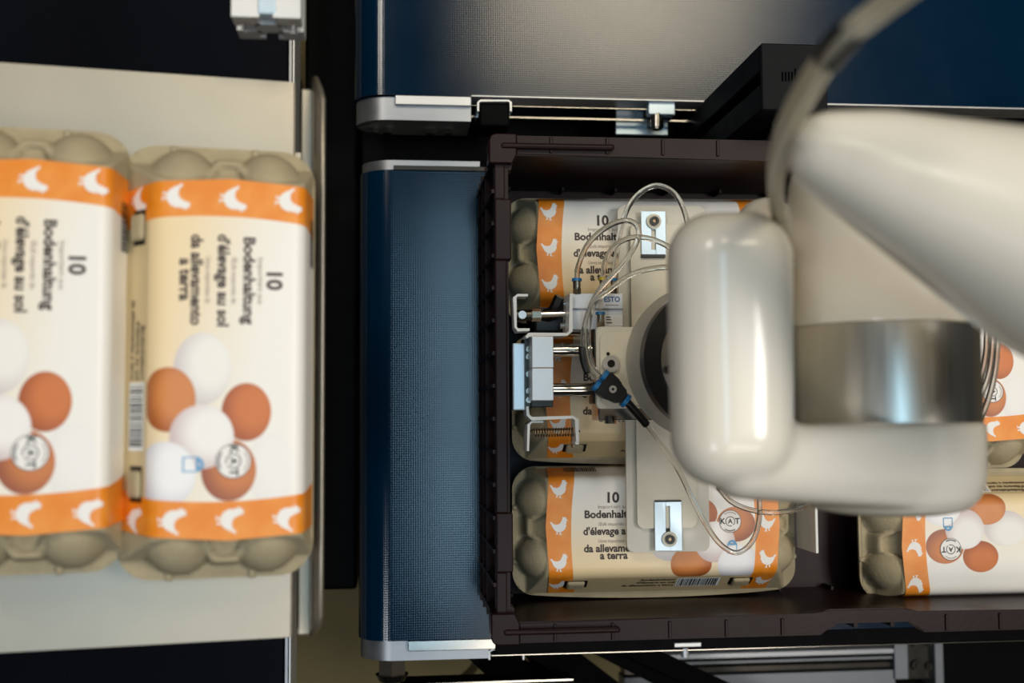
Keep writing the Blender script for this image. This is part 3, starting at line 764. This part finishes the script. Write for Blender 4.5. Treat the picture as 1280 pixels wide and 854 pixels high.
for k in range(5):
    p = W(977+k*4.0, 97, Dp); h = 0.0045 if k < 4 else 0.007
    add_box(bm, (p.x, p.y-0.003, CAMZ-Dp-0.0002), (p.x+0.0014, p.y+h, CAMZ-Dp+0.0003))
put('cap_marks', bm, 'dark_mark', cap)
# frame rail under the lower conveyor at the bottom right
Df = 1.25
r = thing('frame_rail', 'grey slotted aluminium frame rail with a bolted end bracket below the crate', 'profile', tuple(W(1000, 830, Df+0.05)))
for i, (ya_, yb_, m_, dz) in enumerate(((780, 806, 'frame_grey', 0.0), (806.5, 809, 'dark_steel', 0.006), (809, 817, 'frame_grey', 0.0), (817, 820, 'brushed_aluminium', -0.002), (820, 834, 'frame_grey', 0.001), (834, 837, 'dark_steel', 0.006), (837, 885, 'frame_grey', 0.0))):
    bm = BM(); pbox(bm, 780, ya_, 1119, yb_, Df+dz, 0.03-dz, 0.0006, 1); put('rail_face', bm, m_, r)
bm = BM(); pbox(bm, 1119, 770, 1134, 850, Df-0.004, 0.035, 0.001); put('end_bracket', bm, 'frame_grey', r)
bm = BM(); pbox(bm, 1134, 770, 1170, 850, Df+0.010, 0.02, 0.001); put('end_bracket', bm, 'dark_steel', r)
bm = BM(); pbox(bm, 1170, 770, 1178, 860, Df-0.002, 0.035, 0.001); put('end_bracket', bm, 'frame_grey', r)
for x_, y_ in ((1144, 802), (1144, 831), (1160, 803), (1160, 832)):
    bm = BM(); p = W(x_, y_, Df+0.010); rad = 0.0065 if x_ == 1144 else 0.0045; add_cyl(bm, p, p+Vector((0, 0, 0.005)), rad, rad*0.9, 20); add_cyl(bm, p+Vector((0, 0, 0.005)), p+Vector((0, 0, 0.008)), rad*0.55, rad*0.5, 6); autosmooth(put('bolt', bm, 'dark_steel', r))
bm = BM(); p = W(1150, 860, Df); add_box(bm, (p.x-0.02, p.y-0.04, 0), (p.x+0.03, p.y, p.z-0.035), 0.002); put('leg', bm, 'black_paint', r)
# dark skirt panel beyond the rail
bm = BM(); pbox(bm, 1178, 760, 1420, 980, Df+0.02, 0.02); p = W(1300, 900, Df+0.05); add_box(bm, (p.x-0.02, p.y-0.02, 0), (p.x+0.02, p.y+0.02, p.z+0.02))
tag(put('cover_panel', bm, 'black_paint'), 'black cover panel beyond the bolted rail bracket under the crate', 'panel')
# black diagonal brace and dark blocks added to fill gaps
for (xa_, ya_, xb_, yb_, d1, rad) in ((715, 790, 940, 905, 1.20, 0.013), (745, 790, 985, 900, 1.20, 0.013), (590, 792, 700, 900, 1.20, 0.022), (655, 792, 800, 900, 1.20, 0.022)):
    bm = BM(); add_tube(bm, [W(xa_, ya_, 1.092+rad), W(xb_, yb_, d1)], [rad]*2, 4, 0)
    tag(put('black_brace', bm, 'black_paint'), 'slim black brace bar crossing in front of the grey frame rail' if rad < 0.02 else 'thick black brace bar below the crate conveyor, beside the hanging cable', 'brace', 'brace bars under the crate conveyor')
bm = BM(); a = W(500, 862, 1.08); b = W(716, 848, 1.08); add_box(bm, (a.x, a.y, CAMZ-1.11), (b.x, b.y, CAMZ-1.08), 0.001); add_box(bm, (b.x-0.03, a.y, 0), (b.x-0.01, b.y, CAMZ-1.111)); o = put('black_rail', bm, 'black_paint'); tag(o, 'black rail with a bright edge beside the hex bolt of the crate conveyor', 'rail')
bm = BM(); add_box(bm, (W(530, 850, 1.08).x, b.y-0.0018, CAMZ-1.0802), (b.x, b.y-0.0003, CAMZ-1.0785)); e = put('bright_edge', bm, 'polished_steel', o, world=False)
bm = BM(); add_tube(bm, [W(x_, y_, d_) for x_, y_, d_ in ((604, 812, 1.13), (598, 825, 1.16), (588, 840, 1.2), (570, 852, 1.25), (540, 858, 1.3))], 0.0045, 10)
tag(put('power_cable', bm, 'black_plastic', smooth=True), 'black cable hanging down beside the nose of the crate conveyor', 'cable')
bm = BM(); add_box(bm, (xof(452, 300, 1.13), yof(700, 226, 1.13), CAMZ-1.17), (0.93, yof(700, 112, 1.13), CAMZ-1.13), 0.002)  # black beam added to keep the gap between the belts dark
for x_ in (0.02, 0.86): add_box(bm, (x_, yof(700, 200, 1.13), 0), (x_+0.04, yof(700, 140, 1.13), CAMZ-1.17))
tag(put('dark_gap_beam', bm, 'black_paint'), 'added black beam that darkens the gap between the two blue belts', 'beam')
# added black cabinet that keeps the gap between chute and conveyors dark
bm = BM(); zt = 0.60; add_box(bm, (-0.088, yof(400, 738, 1.15), 0.0), (-0.0345, 0.62, zt), 0.003); tag(put('dark_gap_filler', bm, 'black_paint'), 'added narrow black cabinet standing in the gap between chute and conveyors', 'filler')

# ================================================================== ROBOT
def robot():
    base = W(905, 450, 0.80)
    r = thing('industrial_robot', 'glossy white robot arm with a brushed steel band, reaching over the crate', 'robot arm', (base.x, base.y, base.z))
    # upper link
    def sph(px, py, D, rpx): return (W(px, py, D), rpx/SC(D))
    bm = BM(); add_hull(bm, [sph(1037, 192, 0.47, 56), sph(1104, 202, 0.465, 67), sph(1337, 312, 0.45, 152), sph(1560, 430, 0.43, 160)], 4)
    o = put('upper_link', bm, 'robot_white', r, smooth=True); remesh(o, 0.003, 14)
    # forearm
    Dc = 0.64; sc = SC(Dc); R0 = 117/sc
    def ring(py, rad, n=64, x=1105, D=Dc):
        c = W(x, py, D); c.z = W(1105, 427, Dc).z; c.x = W(1105, 470, Dc).x
        return [Vector((c.x+rad*math.cos(2*PI*k/n), c.y, c.z+rad*math.sin(2*PI*k/n))) for k in range(n)]
    def lathe(rings):
        bm = BM(); G = [[bm.verts.new(v) for v in rg] for rg in rings]; n = len(G[0])
        for i in range(len(G)-1):
            for k in range(n): bm.faces.new((G[i][k], G[i][(k+1) % n], G[i+1][(k+1) % n], G[i+1][k]))
        bm.faces.new(G[0][::-1]); bm.faces.new(G[-1]); return bm
    autosmooth(put('forearm', lathe([ring(212, R0*0.90), ring(218, R0*0.95), ring(232, R0*0.985), ring(255, R0*0.995), ring(405, R0*0.998), ring(409, R0*0.99), ring(409, R0*0.9)]), 'robot_white', r), 35)
    autosmooth(put('steel_band', lathe([ring(409, R0*0.9), ring(409.5, R0*0.985), ring(411, R0), ring(528, R0), ring(529.5, R0*0.985), ring(530, R0*0.9)]), 'brushed_steel', r, label='brushed steel band'), 35)
    # wrist casting: L-shaped body
    bm = BM()
    t = BM()
    for rg in (ring(527, R0*1.03, 48), ring(560, R0*1.03, 48), ring(598, R0*1.02, 48), ring(621, R0*0.95, 48), ring(635, R0*0.82, 48), ring(641, R0*0.6, 48)):
        for v in rg: t.verts.new(v)
    bmesh.ops.convex_hull(t, input=t.verts); merge(bm, t)
    q = []
    for D in (0.570, 0.665):
        for px_ in (893, 931):
            for py_ in (324, 548): q.append(sph(px_ if py_ < 400 or px_ > 900 else px_+5, py_, D, 61 if D < 0.6 else 54))
    add_hull(bm, q, 3)
    t = BM()
    for rg in (ring(529, R0*1.0, 48), ring(560, R0*1.0, 48), ring(600, R0*1.0, 48), ring(628, R0*0.86, 48)):
        for v in rg: t.verts.new(v)
    for s_, rr_ in (sph(928, 578, 0.572, 47), sph(928, 577, 0.665, 42)):
        s2 = bmesh.new(); bmesh.ops.create_icosphere(s2, subdivisions=3, radius=rr_); bmesh.ops.translate(s2, verts=s2.verts, vec=s_); merge(t, s2)
    bmesh.ops.convex_hull(t, input=t.verts); merge(bm, t)
    o = put('wrist_housing', bm, 'robot_white', r, smooth=True); remesh(o, 0.0024, 7)
    # far lobe of the wrist
    bm = BM(); add_hull(bm, [sph(958, 288, 0.74, 42), sph(985, 330, 0.72, 60)], 3); put('wrist_lobe', bm, 'robot_white', r, smooth=True)
    # wrist joint and tool flange
    c = W(892, 450, 0.80)
    bm = BM(); add_cyl(bm, (c.x, c.y, CAMZ-0.785), (c.x, c.y, CAMZ-0.66), 0.030, 0.036, 48); autosmooth(put('wrist_joint', bm, 'robot_white', r))
    bm = BM(); add_ring(bm, (c.x, c.y, CAMZ-0.790), 0.0420, 0.0535, 0.014, 64); fl = autosmooth(put('flange_seal', bm, 'black_plastic', r, label='black seal ring'))
    bm = BM(); add_cyl(bm, (c.x, c.y, CAMZ-0.803), (c.x, c.y, CAMZ-0.786), 0.0419, 0.0419, 48); tf = autosmooth(put('tool_flange', bm, 'polished_steel', r))
    for k in range(8):
        a = 2*PI*k/8+0.2; bm = BM(); p = Vector((c.x+0.0375*math.cos(a), c.y+0.0375*math.sin(a), CAMZ-0.786)); add_cyl(bm, p, p+Vector((0, 0, 0.004)), 0.0032, 0.0032, 12); put('bolt', bm, 'dark_steel', tf)
    return c
FC = robot()

# ================================================================== HOSE BUNDLE
r = thing('hose_bundle', 'bundle of clear air hoses with black tape, curving over the white robot arm', 'hose', tuple(W(970, 250, 0.55)))
path = [(1150, -25, 0.36), (1100, 12, 0.38), (1048, 55, 0.40), (1010, 110, 0.43), (983, 165, 0.47), (970, 215, 0.51), (972, 262, 0.56), (985, 320, 0.63)]
for k, (ox, oy, dz) in enumerate(((-9, -5, 0), (0, 0, -0.006), (9, 5, 0), (3, -4, 0.008), (-5, 3, 0.008))):
    bm = BM(); add_tube(bm, [W(x+ox*(1.0 if i < 5 else 0.6), y+oy, d+dz) for i, (x, y, d) in enumerate(path)], 0.0021, 10); put('air_hose', bm, 'hose', r, smooth=True)
bm = BM(); add_tube(bm, [W(1066, 38, 0.393), W(1048, 55, 0.40), W(1034, 74, 0.409)], 0.0060, 16, 4); put('tape_wrap', bm, 'black_plastic', r, smooth=True, label='black tape wrap')

# ================================================================== GRIPPER
def gripper():
    r = thing('robot_gripper', 'pneumatic carton gripper below the robot wrist with beige plates, cylinder and clear tubes', 'gripper', tuple(W(760, 460, 0.90)))
    def P(name, m, rects, D, h, bev=0.0008, parent=None, label=None):
        bm = BM()
        for q in rects: pbox(bm, *q, D, h, bev)
        return put(name, bm, m, parent or r, label=label)
    def xy(px, py, D): v = W(px, py, D); return (v.x, v.y)
    def rplate(name, m, x0, y0, x1, y1, D, h, rad, parent=None):
        a = W(x0, y1, D); b = W(x1, y0, D); c = (a+b)/2
        bm = BM(); add_prism(bm, [(c.x+u, c.y+v) for u, v in rounded_outline(b.x-a.x, b.y-a.y, rad)], CAMZ-D-h, CAMZ-D)
        bmesh.ops.bevel(bm, geom=[e for e in bm.edges if abs(e.verts[0].co.z-e.verts[1].co.z) < 1e-6], offset=min(0.0006, h/3), segments=1, affect='EDGES')
        return put(name, bm, m, parent or r)
    # pressing plates (lower layer and lighter upper layer), zinc slotted brackets
    for k, (lo, up) in enumerate((((774, 258, 883, 440), (790, 281, 869, 440)), ((784, 500, 884, 691), (797, 500, 869, 661)))):
        pl = rplate('pressing_plate', 'gripper_beige', *lo, 0.932, 0.0035, 0.0055)
        rplate('upper_plate', 'gripper_beige_light', *up, 0.9265, 0.003, 0.0045, pl)
    def slotplate(x0, y0, x1, y1, sx0, sy0, sx1, sy1, screw, D, gapside):
        # plate with a slot: four strips
        bm = BM()
        for q in ((x0, y0, sx0, y1), (sx1, y0, x1, y1), (sx0, y0, sx1, sy0), (sx0, sy1, sx1, y1)): pbox(bm, *q, D, 0.0014, 0.0003)
        b = put('slotted_bracket', bm, 'zinc_plate', r)
        bm = BM(); pbox(bm, x0, gapside[0], x1, gapside[1], D-0.001, 0.006, 0.0004); put('folded_edge', bm, 'black_plastic', b)
        c = W(*screw, D); bm = BM(); add_ring(bm, c+Vector((0, 0, 0.0018)), 0.0030, 0.0062, 0.0018, 32); put('washer', bm, 'gripper_beige_light', b)
        bm = BM(); add_ring(bm, c+Vector((0, 0, 0.0045)), 0.0016, 0.0038, 0.004, 24); add_cyl(bm, c, c+Vector((0, 0, 0.0026)), 0.0035, 0.0035, 16); put('screw', bm, 'black_plastic', b)
        bm = BM(); add_cyl(bm, c+Vector((0, 0, 0.002)), c+Vector((0, 0, 0.0032)), 0.0014, 0.0014, 6); put('screw_socket', bm, 'spring_steel', b)
    slotplate(802, 264, 832, 319, 814, 287, 820, 312, (817, 277), 0.9245, (318, 322))
    slotplate(819, 627, 852, 689, 832, 633, 838, 670, (836.5, 674), 0.9245, (625.5, 628))
    # centre carrier
    rplate('carrier_plate', 'gripper_beige', 746, 409, 905, 511, 0.852, 0.006, 0.003)
    cv = rplate('carrier_cover', 'gripper_beige_light', 751, 415, 905, 507, 0.850, 0.003, 0.006)
    c = W(893, 450, 0.815); bm = BM(); add_cyl(bm, (c.x, c.y, CAMZ-0.8495), (c.x, c.y, CAMZ-0.8055), 0.0590, 0.0565, 64); autosmooth(put('adapter_ring', bm, 'gripper_beige', r))
    P('carrier_body', 'polished_steel', [(748, 412, 900, 526)], 0.872, 0.03, 0.001)
    P('carrier_edge', 'black_plastic', [(750, 507, 900, 511)], 0.859, 0.006, 0.0004)
    c = W(763, 455, 0.850); bm = BM(); add_ring(bm, c+Vector((0, 0, 0.0035)), 0.0030, 0.0064, 0.0035, 32); sc = autosmooth(put('washer', bm, 'bright_steel', r)); bm = BM(); add_cyl(bm, c, c+Vector((0, 0, 0.0022)), 0.0031, 0.0031, 6); put('screw', bm, 'dark_steel', sc)
    c = W(760, 442.5, 0.850); bm = BM(); add_cyl(bm, c, c+Vector((0, 0, 0.0006)), 0.0014, 0.0014, 12); put('pin_hole', bm, 'dark_steel', r)
    c = W(763, 520, 0.872); bm = BM(); add_cyl(bm, c, c+Vector((0, -0.006, 0.0)), 0.0048, 0.0048, 12); put('bolt', bm, 'polished_steel', r)
    # pneumatic cylinder
    cy = P('cylinder_body', 'cylinder_white', [(712, 367, 779, 386)], 0.876, 0.032, 0.0008)
    P('cylinder_base', 'cylinder_white', [(715, 386.5, 779, 412)], 0.879, 0.03, 0.0008, cy)
    P('cylinder_label', 'label_white', [(756, 394, 778, 407)], 0.8785, 0.0006, 0.0, cy)
    P('label_lines', 'ink_black', [(758, 396, 763, 397), (758, 399, 764, 400), (758, 403, 765, 404)], 0.8780, 0.0004, 0.0, cy)
    g = text_geo('FESTO', 0.0075, 0.0002); z = CAMZ-0.8757; c = W(763, 374.5, 0.8757); bm = BM(); w0 = max(v.x for v in g[0])-min(v.x for v in g[0]); kx = 0.0150/w0
    V = [bm.verts.new((c.x+v.x*kx, c.y+v.y*0.78, z)) for v in g[0]]
    for f in g[1]:
        try: bm.faces.new([V[i] for i in f])
        except ValueError: pass
    put('brand_lettering', bm, 'print_blue', cy, label='blue lettering FESTO')
    P('model_line', 'ink_black', [(757+k*2.4, 381, 758.4+k*2.4, 382) for k in range(7)], 0.8757, 0.0003, 0.0, cy)
    # cylinder mount, clevis and rod
    P('mount_block', 'black_plastic', [(668, 384, 712, 416)], 0.905, 0.02, 0.002)
    bm = BM(); add_tube(bm, [W(702, 372, 0.90), W(690, 392, 0.905), W(660, 398, 0.915)], 0.006, 8, 4); put('mount_arm', bm, 'black_plastic', r)
    z1 = CAMZ-0.872
    bm = BM(); add_sheet(bm, [xy(660, 369, 0.872), xy(647, 369, 0.872), xy(643.5, 372, 0.872), xy(644.5, 409, 0.872), xy(647.5, 412.5, 0.872), xy(662, 412, 0.872)], 0.0019, z1-0.022, z1); put('clevis_bracket', bm, 'white_bracket', r)
    bm = BM(); add_sheet(bm, [xy(658, 422, 0.868), xy(661, 418.5, 0.868), xy(709, 418, 0.868), xy(713.5, 414, 0.868), xy(714, 367, 0.868)], 0.0022, CAMZ-0.90, CAMZ-0.868); put('angle_bracket', bm, 'white_bracket', r)
    bm = BM(); add_cyl(bm, W(674, 393, 0.885), W(714, 392, 0.885), 0.0024, 0.0024, 16); put('piston_rod', bm, 'polished_steel', r, smooth=False)
    bm = BM(); add_cyl(bm, W(664.5, 394, 0.885), W(676, 394, 0.885), 0.0050, 0.0050, 6); put('lock_nut', bm, 'nickel', r)
    bm = BM(); add_cyl(bm, W(644, 394, 0.885), W(665, 394, 0.885), 0.0046, 0.0046, 16); put('rod_end', bm, 'dark_steel', r)
    bm = BM(); c = W(652.5, 394, 0.880); add_cyl(bm, c, c+Vector((0, 0, 0.003)), 0.0034, 0.0032, 16); put('clevis_pin', bm, 'bright_steel', r)
    for x_, y_ in ((704, 380), (706, 403), (700, 407)):
        bm = BM(); c = W(x_, y_, 0.888); add_cyl(bm, c, c+Vector((0.004, 0, 0.0)), 0.0025, 0.0025, 10); put('bolt', bm, 'polished_steel', r)
    # guide block, end plate and rods
    P('guide_block', 'aluminium', [(665, 420.5, 692, 460)], 0.862, 0.03, 0.0006)
    P('guide_block', 'aluminium', [(665, 460.3, 692, 501)], 0.862, 0.03, 0.0006)
    P('guide_block_base', 'dark_steel', [(664, 424, 691, 509)], 0.880, 0.02, 0.0006)
    ep = P('end_plate', 'zinc_plate', [(641.5, 429, 656, 513)], 0.880, 0.03, 0.001)
    P('spacer_plate', 'dark_steel', [(655, 424, 665, 510)], 0.886, 0.02, 0.0006)
    for y_ in (437, 446, 468, 489, 500):
        bm = BM(); c = W(661, y_, 0.886); add_cyl(bm, c, c+Vector((0, 0, 0.003)), 0.0028, 0.0026, 12); put('bolt', bm, 'polished_steel', ep)
    for y_, rad, m_ in ((438, 0.0052, 'polished_steel'), (487.5, 0.0052, 'polished_steel')):
        bm = BM(); add_cyl(bm, W(690, y_, 0.885), W(752, y_-0.5, 0.885), rad, rad, 24); autosmooth(put('guide_rod', bm, m_, r))
    P('bearing_housing', 'dark_steel', [(741, 411, 750, 447), (741, 478, 750, 505)], 0.879, 0.018, 0.001)
    # spring bracket
    bm = BM(); add_sheet(bm, [xy(659, 508, 0.885), xy(660, 519, 0.885), xy(665, 523.5, 0.885), xy(716, 521.5, 0.885), xy(721, 525, 0.885), xy(722, 553, 0.885)], 0.0022, CAMZ-0.905, CAMZ-0.885); put('spring_bracket', bm, 'white_bracket', r)
    bm = BM(); pbox(bm, 719, 552, 724, 556, 0.885, 0.02, 0.0004); put('bracket_foot', bm, 'white_bracket', r)
    bm = BM(); add_sheet(bm, [xy(679, 527.5, 0.890), xy(665, 527.5, 0.890), xy(661, 531, 0.890), xy(660, 564, 0.890)], 0.0016, CAMZ-0.915, CAMZ-0.890); put('spring_hook_plate', bm, 'white_bracket', r)
    P('spring_cage', 'spring_steel', [(716, 540, 720, 560)], 0.905, 0.01, 0.0004)
    a = W(668, 541, 0.896); b = W(719, 540, 0.896); pts = []; turns = 15
    for k in range(turns*10+1):
        t = k/(turns*10); an = 2*PI*turns*t; pts.append(a.lerp(b, t)+Vector((0, math.cos(an), math.sin(an)))*0.0031)
    pts = [W(660, 541, 0.896)]+pts+[W(725, 540, 0.896)]
    bm = BM(); add_tube(bm, pts, 0.00075, 5, 0); put('spring', bm, 'spring_steel', r, smooth=True)
    # far finger of the gripper, seen on edge
    bm = BM(); a = W(1018.5, 628, 0.93); b = W(1021.5, 692, 0.93); add_box(bm, (a.x, b.y, CAMZ-0.975), (a.x+0.0024, a.y+0.06, CAMZ-0.93), 0.0004, 1); put('far_finger', bm, 'white_bracket', r)
    a = W(905, 560, 0.92); b = W(1020, 640, 0.92); bm = BM(); add_box(bm, (a.x, b.y+0.045, CAMZ-0.936), (b.x, a.y, CAMZ-0.930), 0.001); put('finger_arm', bm, 'dark_steel', r)
    # push-in fittings
    def fitting(px, ya_, yb_, D, ring, wpx=12):
        a = W(px, yb_, D); b = W(px, ya_+3.5, D); t = W(px, ya_, D); rad = wpx/2/SC(D)
        bm = BM(); add_cyl(bm, a, a.lerp(b, 0.42), rad*0.92, rad*0.92, 6); add_cyl(bm, a.lerp(b, 0.42), b, rad*0.82, rad*0.82, 20); f = autosmooth(put('push_fitting', bm, 'nickel', r))
        bm = BM(); add_cyl(bm, b, t, rad*1.08, rad*1.0, 20); autosmooth(put('release_ring', bm, ring, f))
    fitting(721, 348, 368, 0.878, 'blue_ring'); fitting(753, 347, 368, 0.884, 'yellow_ring', 9); fitting(767, 348, 368, 0.888, 'blue_ring', 9); fitting(750.5, 390, 409, 0.868, 'blue_ring')
    # Y connector
    A = W(747, 473, 0.842); B = W(783, 502, 0.842); d = (B-A).normalized(); n = Vector((-d.y, d.x, 0))
    bm = BM(); o = [(0.004, 0.0098), (0.014, 0.0092), (0.0215, 0.0050), (0.0255, 0.0040), (0.0255, -0.0040), (0.0215, -0.0050), (0.014, -0.0092), (0.004, -0.0098)]
    add_prism(bm, [tuple((A+d*u+n*v).xy) for u, v in o], A.z-0.006, A.z+0.005); bmesh.ops.bevel(bm, geom=bm.edges[:], offset=0.0012, segments=2, affect='EDGES'); yc = put('y_connector', bm, 'black_plastic', r)
    for s in (-1, 1):
        bm = BM(); add_cyl(bm, A+n*s*0.0048+d*0.001, A+n*s*0.0048+d*0.0042, 0.0046, 0.0046, 20); autosmooth(put('release_ring', bm, 'blue_ring', yc))
    bm = BM(); add_cyl(bm, A+d*0.0253, A+d*0.0285, 0.0056, 0.0056, 20); autosmooth(put('release_ring', bm, 'blue_ring', yc))
    c = A.lerp(B, 0.48); c.z += 0.005; bm = BM(); add_ring(bm, c+Vector((0, 0, 0.0012)), 0.0011, 0.0028, 0.0015, 20); put('screw', bm, 'bright_steel', yc)
    bm = BM(); add_tube(bm, [A+d*0.028, W(797, 518, 0.846), W(808, 531, 0.85)], 0.0031, 14, 5); put('tube_sleeve', bm, 'black_plastic', r, smooth=True)
    bm = BM(); add_tube(bm, [W(727, 434, 0.846), W(729, 450, 0.845), W(734.5, 467, 0.845)], 0.0026, 14, 5); put('tube_sleeve', bm, 'black_plastic', r, smooth=True)
    # clear tubes
    T = [
        [(721, 349, .878), (723, 332, .868), (735, 305, .855), (757, 285, .845), (780, 276, .838), (795, 281, .836), (798, 297, .838), (784, 323, .84), (767, 342, .842), (751, 360, .843), (740, 379, .844), (732, 403, .845), (729, 425, .845), (731, 446, .845), (737, 462, .843), (744, 474, .842)],
        [(753, 347, .884), (757, 325, .872), (768, 308, .862), (783, 299, .855), (800, 296.5, .85), (820, 301, .845), (842, 312, .84), (870, 330, .82)],
        [(767, 348, .888), (770, 325, .88), (775, 290, .87), (786, 258, .86), (803, 239, .852), (823, 232, .848), (843, 242, .845), (856, 266, .84), (863, 300, .83), (872, 340, .81)],
        [(750.5, 390, .868), (752, 370, .862), (758, 350, .858)],
        [(749, 471, .842), (741, 458, .840), (736, 438, .840), (735, 415, .840), (738, 393, .839), (746, 375, .838), (765, 360, .836), (784, 346, .834), (807, 337.5, .83), (836, 334, .82), (870, 338, .80)],
        [(806, 528, .85), (822, 548, .855), (848, 588, .862), (866, 625, .868), (882, 655, .872), (900, 680, .875), (920, 691, .876), (938, 680, .874), (948, 655, .87), (949, 625, .86), (945, 590, .84)],
        [(898, 610, .84), (915, 628, .855), (940, 638, .865), (970, 641, .868), (1000, 635, .86), (1015, 622, .845), (1020, 600, .82)],
        [(1140, 565, .675), (1190, 548, .75), (1212, 520, .77), (1232, 480, .76), (1240, 440, .75), (1238, 400, .74), (1220, 350, .70), (1180, 320, .66)],
        [(1140, 555, .68), (1190, 532, .76), (1215, 500, .78), (1228, 465, .77), (1233, 430, .76), (1230, 395, .75), (1212, 350, .71), (1180, 330, .66)],
        [(1140, 575, .67), (1195, 562, .74), (1222, 530, .76), (1238, 490, .75), (1246, 445, .74), (1244, 405, .73), (1226, 352, .69), (1180, 315, .655)],
    ]
    for i, pl in enumerate(T):
        bm = BM(); add_tube(bm, [W(*p) for p in pl], 0.0021, 12); put('air_tube', bm, 'tube', r, smooth=True)
gripper()
